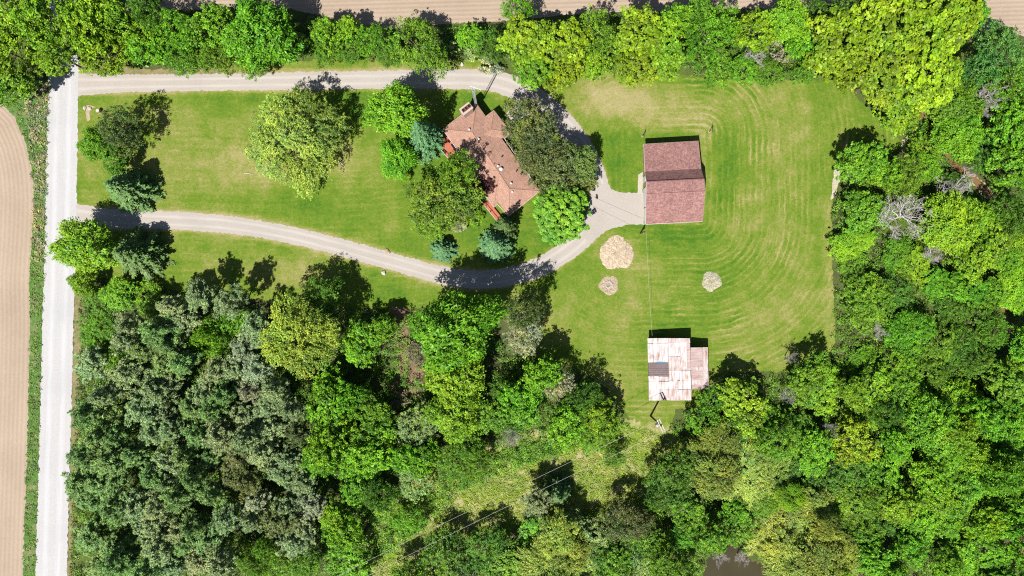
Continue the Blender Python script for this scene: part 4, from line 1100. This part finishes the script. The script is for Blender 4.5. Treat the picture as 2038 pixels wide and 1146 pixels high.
# --- top-left canopy and upper hedge row
top = [('broad', 22, 30, 62, 12, 'ygreen', 'yellow green tree in the extreme top left corner'), ('broad', 95, 40, 62, 13, 'ygreen', 'yellow green tree above the road at the top edge'),
       ('broad', 178, 52, 66, 13, 'ygreen', 'tall yellow green tree just right of the road at the top'), ('broad', 35, 112, 56, 11, 'ygreen', 'yellow green tree left of the road, second from the top'),
       ('broad', 118, 112, 48, 11, 'ygreen', 'tree arching right over the gravel road above the upper drive mouth'), ('broad', 28, 168, 44, 9, 'mid', 'mid green tree left of the road above the tilled field'),
       ('broad', 215, 108, 50, 10, 'yellow', 'yellowish tree over the mouth of the upper drive'), ('broad', 252, 52, 50, 11, 'ygreen', 'yellow green hedgerow tree right of the top road trees'),
       ('fine', 292, 18, 46, 13, 'dark', 'dark tall tree at the top edge shading the far field'), ('broad', 300, 96, 48, 9, 'bright', 'bright hedgerow tree above the bare drive shoulder'),
       ('fine', 352, 62, 46, 10, 'bright', 'leafy hedgerow tree, second right of the dark top edge tree'), ('fine', 362, 112, 42, 8, 'mid', 'low hedgerow tree overhanging the bare brown shoulder'),
       ('broad', 425, 62, 52, 11, 'bright', 'bright hedgerow tree left of the broadest hedgerow tree'), ('fine', 432, 116, 38, 8, 'mid', 'low tree hanging over the drive left of broadest hedgerow tree'),
       ('leafy', 520, 68, 74, 13, 'bright', 'broadest bright green hedgerow tree above the willow'), ('fine', 508, 118, 38, 8, 'mid', 'low green tree under the broadest hedgerow tree'),
       ('broad', 575, 92, 36, 9, 'mid', 'mid green tree in the gap right of the broadest hedgerow tree'), ('broad', 655, 68, 38, 8, 'ygreen', 'yellow green hedgerow tree, left one of the low middle stretch'),
       ('fine', 640, 96, 32, 5, 'mid', 'low bushy tree under the left yellow green hedgerow tree'), ('broad', 692, 64, 32, 7, 'ygreen', 'yellow green hedgerow tree, right one of the low middle stretch'),
       ('fine', 700, 98, 38, 6, 'mid', 'low bushy green tree above the straight of the upper drive'), ('fine', 742, 76, 34, 7, 'bright', 'green hedgerow tree against the far field, left of the widest dark one'),
       ('fine', 768, 102, 36, 6, 'mid', 'bushy green tree touching the left of the wide fine leaved tree'), ('fine', 834, 92, 64, 9.5, 'mid', 'wide fine leaved tree above the rounded bright tree'),
       ('broad', 938, 74, 32, 6, 'bright', 'small bright tree at the field edge above the house'), ('fine', 974, 92, 34, 7, 'dark', 'dark hedgerow tree just left of the bright yellow row'),
       ('shrub', 925, 100, 28, 2.6, 'ggreen', 'grey green bush above the antenna tower'), ('shrub', 975, 128, 26, 2.4, 'silver', 'pale grey bush at the tip of the antenna shadow'),
       ('fine', 1034, 22, 38, 9, 'bright', 'fine leaved tree at the top edge above the yellow row'), ('maple', 1052, 92, 58, 11, 'yellow', 'leftmost bright yellow green maple of the top row'),
       ('maple', 1066, 140, 44, 9, 'ygreen', 'low maple overhanging the curve of the upper drive'), ('maple', 1120, 84, 56, 12, 'yellow', 'second bright yellow green maple from left in the top row'),
       ('maple', 1124, 142, 46, 9.5, 'yellow', 'low yellow maple at the lawn edge right of the drive curve'), ('fine', 1188, 76, 52, 11, 'mid', 'mid green tree between the two pairs of yellow maples'),
       ('maple', 1186, 124, 36, 8, 'ygreen', 'small maple above the pale bare spot at lawn edge'), ('maple', 1268, 74, 60, 12.5, 'yellow', 'bright yellow maple standing highest above the garage lawn'),
       ('maple', 1266, 132, 46, 9, 'yellow', 'low yellow maple dipping onto the lawn above the garage'), ('maple', 1326, 98, 52, 11, 'ygreen', 'yellow green maple right of the dipping yellow maple'),
       ('broad', 1348, 40, 38, 10, 'bright', 'green tree at the top edge right above the yellow maples'), ('fine', 1412, 78, 62, 11, 'bright', 'wide fresh green tree in the middle of the upper right hedge'),
       ('fine', 1428, 130, 42, 7, 'mid', 'low green tree at the lawn edge under the wide fresh green tree'), ('broad', 1392, 26, 36, 10, 'mid', 'mid green tree at top edge above the wide fresh green tree'),
       ('broad', 1500, 62, 40, 10, 'ygreen', 'yellow green tree left of the round top edge tree'), ('leafy', 1566, 44, 46, 10, 'ygreen', 'round bright tree against the far field near the top edge'),
       ('dead', 1500, 108, 34, 7, 'grey', 'bare grey tree in the upper right hedge'), ('shrub', 1552, 108, 26, 2.6, 'brown', 'brown dry bush right of the bare grey tree'),
       ('fine', 1478, 138, 32, 5, 'bright', 'low green bush below the bare grey tree'), ('fine', 1530, 146, 32, 4, 'mid', 'low green bush below the brown dry bush'), ('broad', 1596, 86, 36, 9, 'bright', 'green tree at the left foot of the great yellow maples'),
       ('fine', 1600, 146, 28, 4, 'mid', 'low bush on the lawn edge under the great yellow maples'),
       ('maple', 1668, 96, 78, 12, 'yellow', 'leftmost of the great yellow maples at the upper right'), ('maple', 1772, 62, 86, 14, 'yellow', 'top middle one of the great yellow maples'), ('maple', 1866, 62, 78, 13, 'yellow', 'rightmost of the great yellow maples beside the pale field corner'),
       ('maple', 1742, 158, 70, 12, 'yellow', 'lower left one of the great yellow maples over the lawn corner'), ('maple', 1836, 150, 76, 12.5, 'yellow', 'lower right one of the great yellow maples by the creek'), ('maple', 1772, 215, 52, 9, 'yellow', 'lowest yellow maple tip pointing down at the lawn corner'),
       ('broad', 1925, 24, 44, 10, 'bright', 'green tree at the top edge beside the pale field corner'), ('fine', 1690, 12, 46, 10, 'dark', 'dark tree standing for shadow at the top edge behind the great yellow maples'), ('fine', 1620, 22, 30, 7, 'dark', 'dark small tree at top edge between round tree and yellow maples')]  # dark tree behind the great maples is added in place of shadow
for k, x, y, r, h, c, lab in top:
    T_(k, x, y, r, h, c, lab, 'hedgerow trees along the top' if 'yellow maples' not in lab else 'great yellow maples')
# --- right side by the creek
right = [('fine', 1992, 102, 58, 10, 'bgreen', 'blue green tree at the right edge below the pale field corner'), ('fine', 1935, 150, 52, 10, 'bgreen', 'blue green tree right of the yellow maples'), ('fine', 2005, 190, 54, 11, 'mid', 'dark green tree at the right edge behind the bare grey branches'),
         ('leafy', 1902, 205, 52, 9, 'mid', 'mid green tree on the right bank of the creek head'), ('leafy', 1908, 268, 52, 8, 'bright', 'bright green tree on the creek bank below the creek head'), ('broad', 2008, 262, 56, 11, 'bright', 'bright tree at the right edge, upper of the pair'), ('broad', 2010, 328, 50, 10, 'bright', 'bright tree at the right edge, lower of the pair'),
         ('dead', 1962, 195, 40, 12, 'grey', 'tall bare grey tree leaning among the right edge crowns'), ('fine', 1955, 300, 40, 6, 'dark', 'dark low tree between the creek bank tree and right edge pair'),
         ('dead', 1802, 430, 74, 10.5, 'grey', 'largest bare silver grey tree in the right wood'), ('dead', 1908, 372, 52, 8, 'grey', 'bare fallen looking tree beside the creek bend'), ('fine', 1900, 372, 36, 4, 'dark', 'dark low thicket under the bare tree at the creek bend'),
         ('broad', 1712, 325, 52, 9, 'mid', 'mid green tree at the upper left tip of the right wood'), ('broad', 1748, 338, 40, 9, 'ygreen', 'yellow green tree near the upper tip of the right wood'), ('fine', 1798, 350, 48, 8, 'mid', 'fine leaved tree right below the sandy bank'), ('fine', 1848, 296, 36, 4, 'ygreen', 'yellow green bush between sandy bank and creek'), ('fine', 1838, 332, 36, 5, 'bright', 'green bush on the creek bank below the sandy bank'),
         ('shrub', 1822, 262, 24, 2.4, 'mid', 'small bush at the left side of the creek head'), ('leafy', 1885, 445, 60, 8, 'yellow', 'yellow green tree right of the largest bare grey tree'), ('leafy', 1938, 430, 38, 7, 'ygreen', 'yellow green tree on the near bank of the creek bend'), ('fine', 2010, 425, 42, 10, 'dark', 'dark tree at the right edge below the creek bend')]
for k, x, y, r, h, c, lab in right: T_(k, x, y, r, h, c, lab, 'trees by the creek')
# --- middle wood singles
mid = [('willow', 598, 672, 84, 15, (.155, .25, .03), 'tall golden willow at the edge of the pine plantation'), ('leafy', 906, 655, 86, 19, 'bright', 'tallest bright green ash casting its shadow across the lower drive'), ('fine', 1042, 660, 44, 9, 'silver', 'pale silvery tree right of the tallest bright ash'), ('fine', 1046, 618, 40, 14, 'spruce', 'dark tree added to stand for the shade above the pale silvery tree'),  # dark tree above the silvery one is added; its colour paints in shade
       ('fine', 640, 592, 46, 9, 'dark', 'dark tree added to stand for the shadow above the golden willow'), ('broad', 762, 655, 34, 7, 'ygreen', 'yellow green tree left of the bare brown track'), ('broad', 722, 690, 44, 8, 'bright', 'bright tree right of the golden willow'), ('fine', 828, 706, 24, 5, 'brown', 'brown half dead tree beside the bare track'), ('fine', 744, 690, 22, 6, 'brown', 'dark brown tree left of the bare track'),  # dark tree above the golden willow is added to stand for shadow
       ('shrub', 805, 690, 16, 1.6, 'brown', 'dry brown brush lying on the bare track, upper'), ('shrub', 800, 790, 20, 1.8, 'brown', 'dry brown brush lying on the bare track, lower'), ('dead', 1020, 872, 34, 8, 'grey', 'bare whitish tree in the middle wood'), ('leafy', 905, 752, 62, 12, 'ygreen', 'yellow green ash below the tallest ash'), ('leafy', 905, 822, 56, 11, 'ygreen', 'yellow green ash, second below the tallest ash'),
       ('broad', 1078, 742, 44, 10, 'bright', 'bright tree at the wood edge below the silvery tree'), ('fine', 1110, 768, 34, 8, 'silver', 'pale tree at the lawn edge of the middle wood'), ('fine', 1158, 792, 38, 9, 'dark', 'dark pointed tree at the lawn edge of the middle wood'), ('broad', 1196, 832, 42, 8, 'ygreen', 'yellow green tree at the right tip of the middle wood'), ('broad', 1128, 842, 46, 9, 'bright', 'bright tree near the right tip of the middle wood'), ('fine', 1180, 872, 34, 5, 'bright', 'low bright bush at the power line clearing edge'),
       ('fine', 1222, 908, 24, 4.5, 'dark', 'lone dark bush in the power line clearing'), ('spruce', 1112, 985, 36, 8, 'spruce', 'dark pointed conifer at the lower edge of the power line clearing'), ('pine', 1068, 1000, 32, 8, 'grey', 'grey pine left of the dark pointed conifer'),
       ('dead', 1432, 1112, 24, 4, 'grey', 'bare branch tangle on the left bank of the pond'), ('dead', 1476, 1112, 24, 4, 'grey', 'bare tree leaning over the pond'), ('dead', 1576, 712, 20, 5, 'grey', 'thin bare sapling on the lower lawn edge'), ('dead', 1568, 788, 24, 7, 'grey', 'small bare tree in the wood below the lower lawn edge'), ('dead', 1856, 505, 30, 6, 'grey', 'small bare tree below the yellow green tree in the right wood'),
       ('dead', 1655, 854, 24, 8, 'grey', 'small bare tree amid the lower right wood'), ('dead', 1750, 660, 24, 6, 'grey', 'small bare tree in the wood right of the mown lawn')]
for k, x, y, r, h, c, lab in mid: T_(k, x, y, r, h, c, lab)

# --- fillers: rows of the pine plantation and the mixed woods
def near(x, y, r, k=.72): return any(math.hypot(x - a, y - b) < k * (r + c) * (.9 if c < 60 else .95) for a, b, c in FIX)
ORD = ['first', 'second', 'third', 'fourth', 'fifth', 'sixth', 'seventh', 'eighth', 'ninth', 'tenth', 'eleventh', 'twelfth', 'thirteenth', 'fourteenth', 'fifteenth', 'sixteenth', 'seventeenth', 'eighteenth', 'nineteenth', 'twentieth', 'twenty first', 'twenty second']
WORD = dict(yellow='yellow green', ygreen='lime green', bright='bright green', mid='mid green', dark='dark green', grey='grey green', ggreen='soft green', willow='pale golden', wolive='olive gold', blue='blue green', olive='olive', spruce='deep green', silver='silvery', bgreen='cool green', brown='brownish')
KW = dict(broad='broadleaf tree', fine='small leaved tree', leafy='ash tree', pine='pine', willow='willow', spruce='spruce', maple='maple', shrub='shrub')
def fill(poly, step, rows_name, group, anchors, rr, seed, hk=1.0, rowstep=None):
    r = random.Random(seed)
    ys_ = [p[1] for p in poly]; xs_ = [p[0] for p in poly]
    rowstep = rowstep or step * .88
    y = min(ys_) + rowstep * .5; row = 0
    while y < max(ys_):
        pts = []
        x = min(xs_) + (step / 2 if row % 2 else 0)
        while x < max(xs_):
            jx, jy = x + r.uniform(-.32, .32) * step, y + r.uniform(-.3, .3) * step
            if inside(poly, np.array([jx]), np.array([jy]))[0]:
                rad = r.uniform(*rr)
                if not near(jx, jy, rad): pts.append((jx, jy, rad))
            x += step
        for i, (px, py, rad) in enumerate(pts):
            w_ = [math.hypot(px - a[0], (py - a[1]) * 1.1) * r.uniform(.8, 1.25) for a in anchors]
            a = anchors[w_.index(min(w_))]
            kind = a[2] if not isinstance(a[2], (list, tuple)) else r.choice(a[2]); col = a[3] if not isinstance(a[3], (list, tuple)) else r.choice(a[3])
            h = a[4] * hk * (r.uniform(.75, 1.25) if hk > .7 else r.choice((.65, .8, .95, 1.05, 1.15, 1.3)) * r.uniform(.9, 1.1)); rad2 = rad * (a[5] if len(a) > 5 else 1.0)
            lab = '%s %s, %s in %s row of %s' % (WORD[col], KW[kind], ORD[min(i, 21)].replace(' ', '-'), ORD[min(row, 21)].replace(' ', '-'), rows_name)
            tree(kind, px, py, rad2, h, col, lab, group)
        if pts: row += 1
        y += rowstep
FIX = list(TREES)
BG = ['pine', 'pine', 'pine', 'fine']
pines = [(240, 600, ['leafy', 'fine'], ['bright', 'ygreen'], 5), (300, 590, 'fine', 'ygreen', 5), (190, 640, 'fine', 'mid', 4), (180, 720, 'pine', 'grey', 9), (200, 700, 'fine', ['bright'], 5), (190, 870, 'pine', 'ggreen', 11, 1.15), (180, 980, 'pine', 'ggreen', 9), (160, 1010, 'fine', 'mid', 4), (165, 1110, 'pine', 'ggreen', 8),
         (400, 620, 'pine', 'grey', 10), (480, 600, 'pine', 'grey', 10), (300, 720, 'pine', ['grey', 'ggreen'], 11), (400, 720, 'pine', ['grey', 'ggreen'], 10), (500, 720, 'pine', ['grey', 'silver'], 10), (300, 820, 'pine', 'grey', 11), (400, 830, 'pine', ['grey', 'ggreen'], 11), (500, 830, 'pine', 'grey', 11), (300, 930, 'pine', ['grey', 'ggreen'], 11),
         (400, 940, 'pine', ['grey', 'ggreen'], 11), (520, 920, 'pine', ['grey', 'olive'], 9), (560, 980, 'pine', ['silver', 'grey'], 8), (300, 1040, 'pine', 'grey', 10), (420, 1050, 'pine', ['grey', 'ggreen'], 10), (530, 1060, 'pine', ['grey', 'olive'], 9), (500, 1060, 'fine', 'ygreen', 6), (240, 1110, 'pine', 'ggreen', 10), (400, 1130, 'pine', 'grey', 10), (540, 1130, 'fine', 'mid', 8), (440, 680, 'fine', 'bright', 7)]
fill([(170, 590), (330, 578), (520, 590), (570, 640), (560, 760), (620, 790), (590, 900), (640, 1000), (600, 1060), (650, 1170), (150, 1170), (150, 900), (178, 800)], 50, 'the pine plantation', 'plantation pines', pines, (27, 37), 3, .85)
FIX = list(TREES)
woods = [(660, 740, ['broad', 'leafy'], ['bright', 'ygreen'], 11), (660, 620, 'fine', 'dark', 8), (720, 620, 'fine', ['dark', 'mid'], 5), (700, 800, 'broad', 'bright', 11), (650, 850, 'broad', ['bright', 'ygreen'], 12), (740, 860, 'broad', ['bright', 'mid'], 10), (780, 870, 'fine', ['ggreen', 'silver'], 8), (830, 900, 'broad', 'bright', 9), (700, 950, 'broad', ['bright', 'mid'], 11), (760, 960, 'fine', ['mid', 'dark'], 10), (820, 960, 'fine', 'ggreen', 9), (860, 920, 'fine', 'mid', 6), (940, 900, 'fine', 'mid', 8), (980, 820, ['broad'], ['mid', 'bright'], 9),
         (1000, 760, 'fine', ['dark', 'mid'], 8), (1050, 820, 'broad', ['bright', 'mid'], 9), (1060, 900, 'fine', ['bright', 'ygreen'], 6), (680, 1050, 'broad', ['bright', 'ygreen'], 11), (760, 1040, 'fine', ['ygreen', 'brown'], 7), (640, 1100, 'broad', ['bright'], 10), (800, 800, 'fine', ['dark', 'mid'], 6, .7), (770, 740, 'broad', 'bright', 7, .8), (820, 1010, 'fine', ['bright', 'ggreen'], 6)]
fill([(640, 600), (700, 608), (770, 615), (790, 640), (800, 860), (840, 700), (1000, 700), (1060, 690), (1130, 730), (1215, 815), (1205, 855), (1110, 892), (960, 930), (865, 975), (830, 1020), (760, 1085), (660, 1170), (600, 1170), (640, 1000), (600, 900), (630, 800), (640, 700)], 56, 'the middle wood', 'middle wood trees', woods, (34, 54), 5, .8)
FIX = list(TREES) + [(1450, 1120, 42), (1510, 1135, 40), (1955, 372, 22), (1985, 420, 16), (2010, 650, 8)]
low = [(1450, 930, 'willow', ['wolive', 'willow'], 11, 1.35), (1380, 900, 'willow', 'wolive', 9, 1.2), (1400, 1010, 'broad', ['bright', 'mid'], 9), (1470, 1060, 'broad', ['bright', 'mid'], 8), (1520, 1080, 'willow', 'willow', 10, 1.2), (1600, 1100, 'willow', 'willow', 10, 1.2), (1680, 1110, 'willow', ['wolive', 'ygreen'], 10, 1.2), (1640, 1030, 'willow', 'willow', 11, 1.1), (1560, 1010, ['broad', 'willow'], ['ygreen', 'wolive'], 10),  # anchors coloured dark put the wood's shadow patches into the leaf colour
       (1380, 1100, 'willow', 'willow', 10, 1.2), (1330, 1080, 'fine', ['mid', 'bright'], 9), (1620, 860, 'broad', ['ygreen', 'bright'], 10), (1700, 830, 'broad', ['ygreen', 'yellow'], 11), (1560, 870, 'fine', ['mid', 'bright'], 8), (1650, 950, 'fine', 'dark', 7), (1700, 960, 'fine', ['dark', 'mid'], 7), (1720, 1040, 'fine', ['dark', 'mid'], 8), (1790, 900, 'broad', ['bright', 'ygreen'], 11), (1850, 960, 'broad', ['ygreen', 'bright'], 12), (1900, 860, 'leafy', ['bright', 'ygreen'], 13), (1960, 930, 'leafy', ['bright', 'ygreen'], 13),
       (1980, 1030, 'broad', ['bright', 'ygreen'], 11), (1850, 1060, 'leafy', ['bright'], 11), (1780, 1100, 'broad', 'bright', 10), (1930, 1120, 'broad', 'bright', 10), (1850, 740, 'fine', ['dark', 'mid'], 7), (1900, 640, 'fine', 'dark', 6), (1950, 690, 'fine', ['dark', 'mid'], 7), (1960, 780, 'broad', ['mid', 'bright'], 11), (2020, 600, 'leafy', ['ygreen'], 8), (2020, 720, 'leafy', ['ygreen', 'bright'], 9), (2020, 820, 'leafy', ['bright'], 10), (1420, 800, 'fine', ['dark', 'mid'], 10), (1380, 850, 'fine', ['mid'], 9), (1480, 780, 'broad', ['ygreen', 'bright'], 9), (1500, 740, 'fine', 'dark', 8), (1560, 760, 'broad', ['mid', 'bright'], 8), (1640, 770, 'broad', ['mid', 'ygreen'], 8),
       (1250, 1010, 'fine', ['dark', 'olive'], 11), (1340, 960, 'fine', ['dark'], 12), (1200, 1050, 'fine', ['ggreen', 'dark'], 10), (1260, 1080, 'fine', ['mid', 'ggreen'], 10), (1110, 1110, 'willow', 'willow', 10, 1.15), (1010, 1060, 'broad', ['ygreen', 'bright'], 8), (950, 1070, 'fine', ['dark'], 9), (930, 1130, 'fine', ['ggreen', 'silver'], 9), (850, 1130, 'fine', ['dark', 'mid'], 10), (1030, 1130, 'broad', 'mid', 9), (1700, 400, 'broad', ['mid', 'bright'], 8), (1700, 470, 'broad', ['bright', 'ygreen'], 7), (1690, 550, 'fine', ['bright', 'mid'], 5), (1690, 640, 'fine', ['bright', 'mid'], 5), (1680, 710, 'fine', ['mid', 'bright'], 4),
       (1760, 500, 'fine', ['mid', 'ygreen'], 7), (1790, 560, 'fine', ['dark', 'mid'], 7), (1850, 540, 'broad', ['bright', 'ygreen'], 7), (1800, 610, 'leafy', ['bright'], 8), (1740, 600, 'fine', 'mid', 7), (1760, 690, 'fine', ['ygreen', 'bright'], 6), (1920, 520, 'broad', ['yellow', 'ygreen'], 8), (1940, 570, 'broad', 'bright', 7), (1830, 680, 'fine', ['mid', 'bright'], 7), (1720, 760, 'broad', ['mid', 'ygreen'], 9), (1800, 800, 'fine', ['mid', 'dark'], 11)]
fill([(1365, 850), (1430, 775), (1500, 735), (1640, 722), (1672, 690), (1668, 420), (1690, 340), (1780, 350), (1860, 470), (1900, 480), (1960, 450), (1995, 400), (2060, 400), (2060, 1170), (1570, 1170), (1545, 1125), (1500, 1105), (1440, 1070), (1390, 1130), (1380, 1170), (750, 1200), (830, 1120), (920, 1080), (1010, 1052), (1080, 1045), (1180, 1035), (1270, 1010), (1340, 945), (1350, 895)], 60, 'the lower right wood', 'lower right wood trees', low, (33, 55), 9, .68)

# ------------------------------------------------------------------ undergrowth (nobody could count it)
def undergrowth(name, poly, n, size, hz, col, label, seed, mat='leaf', per=26, spread=.75, keep=None, leaf=.26):
    r = np.random.default_rng(seed); xs_ = [p[0] for p in poly]; ys_ = [p[1] for p in poly]
    x = r.uniform(min(xs_), max(xs_), n * 3); y = r.uniform(min(ys_), max(ys_), n * 3); m = inside(poly, x, y)
    if keep is not None: m &= keep(x, y)
    x = x[m][:n]; y = y[m][:n]; n = len(x)
    h = hz * r.uniform(.3, 1, n); C = np.column_stack([(x - 1019) * PX, (573 - y) * PX, h])
    v = r.normal(0, 1, (n, per, 3)); v[:, :, 2] = np.abs(v[:, :, 2]); v /= np.linalg.norm(v, axis=2, keepdims=True)
    c = C[:, None, :] + v * np.array([spread, spread, 1.0]) * r.uniform(.3, 1, (n, per, 1)) * np.stack([np.ones(n), np.ones(n), h * .8], 1)[:, None, :]
    c[:, :, 2] = np.maximum(c[:, :, 2] - h[:, None] * .55, .05)
    tone = np.clip(r.uniform(.1, .8, (n, 1)) + r.normal(0, .15, (n, per)), 0, 1)
    nn = v.reshape(-1, 3) * .6 + np.array([0, 0, .8]) + r.normal(0, .3, (n * per, 3))
    me = leaves(name, c.reshape(-1, 3), nn, leaf * r.uniform(.6, 1.4, n * per), .5, r, tone=tone.ravel())
    o = link(name, me, M[mat]); o.color = (*col, 1)
    return tag(o, label, 'plants', None, 'stuff')
offcreek = lambda x, y: dist_poly(CREEK, x, y) > 12
undergrowth('undergrowth', [(180, 590), (330, 580), (560, 620), (800, 618), (1060, 690), (1200, 770), (1240, 850), (1100, 905), (900, 960), (700, 1160), (150, 1160), (160, 800)], 4200, 1, 1.8, (.075, .175, .014), 'low green undergrowth filling the gaps in the left and middle woods', 1, per=30)
undergrowth('undergrowth', [(1340, 840), (1420, 760), (1630, 730), (1656, 690), (1654, 420), (1680, 320), (1800, 325), (1990, 400), (2060, 380), (2060, 1160), (1570, 1160), (1500, 1100), (1420, 1080), (1380, 1160), (850, 1160), (1000, 1050), (1280, 990)], 4600, 1, 2.2, (.085, .20, .014), 'leafy undergrowth between the trees of the lower right wood', 2, keep=offcreek)
undergrowth('undergrowth', [(1790, 230), (1900, 160), (2060, 80), (2060, 400), (1980, 395), (1880, 330), (1800, 330)], 700, 1, 1.5, (.065, .16, .012), 'leafy undergrowth along both banks of the creek head', 3, keep=offcreek)
undergrowth('hedge_undergrowth', [(150, 118), (300, 132), (420, 126), (560, 122), (640, 110), (800, 112), (960, 112), (1040, 140), (1180, 140), (1330, 145), (1560, 158), (1690, 150), (1760, 20), (1500, 20), (1250, 30), (1000, 50), (800, 62), (640, 40), (400, 24), (150, 20)], 2200, 1, 1.4, (.06, .14, .012), 'low bushes and weeds under the top hedgerow trees', 4)
undergrowth('meadow_grass', [(1325, 865), (1350, 890), (1330, 950), (1280, 1000), (1180, 1030), (1060, 1045), (900, 1115), (800, 1170), (660, 1170), (760, 1050), (830, 975), (910, 925), (1010, 890), (1110, 870), (1250, 850)], 4200, 1, .28, (.17, .235, .03), 'rough tufted grass on the cleared strip under the power lines', 5, per=11, spread=.6, leaf=.22)
undergrowth('verge_grass', [(10, 185), (100, 165), (95, 300), (90, 520), (83, 640), (81, 800), (76, 960), (70, 1160), (46, 1160), (52, 940), (58, 800), (62, 640), (60, 560), (68, 390), (52, 280)], 650, 1, .25, (.10, .17, .04), 'tall green grass on the verge between tilled field and gravel road', 6, per=12, spread=.5, leaf=.24)
undergrowth('dry_weeds', [(50, 175), (96, 165), (92, 260), (90, 330), (88, 520), (66, 520), (68, 330), (60, 280)], 240, 1, .45, (.22, .215, .12), 'dry straw coloured weeds along the road verge', 7, per=14, spread=.5, leaf=.28)
undergrowth('roadside_weeds', [(158, 560), (185, 560), (178, 800), (160, 1000), (150, 1160), (138, 1160), (148, 960), (152, 800), (160, 680)], 420, 1, .5, (.10, .13, .03), 'mixed dry and green weeds between road and pine plantation', 8, per=14, spread=.5, leaf=.26)

undergrowth('brush', [(1250, 850), (1190, 880), (1110, 905), (1000, 940), (900, 985), (850, 1040), (780, 1100), (700, 1160), (660, 1160), (760, 1060), (840, 985), (950, 915), (1110, 870), (1220, 830)], 1500, 1, 1.3, (.10, .23, .015), 'low bright green brush along the upper side of the power line clearing', 9, per=24, spread=.8, leaf=.25)
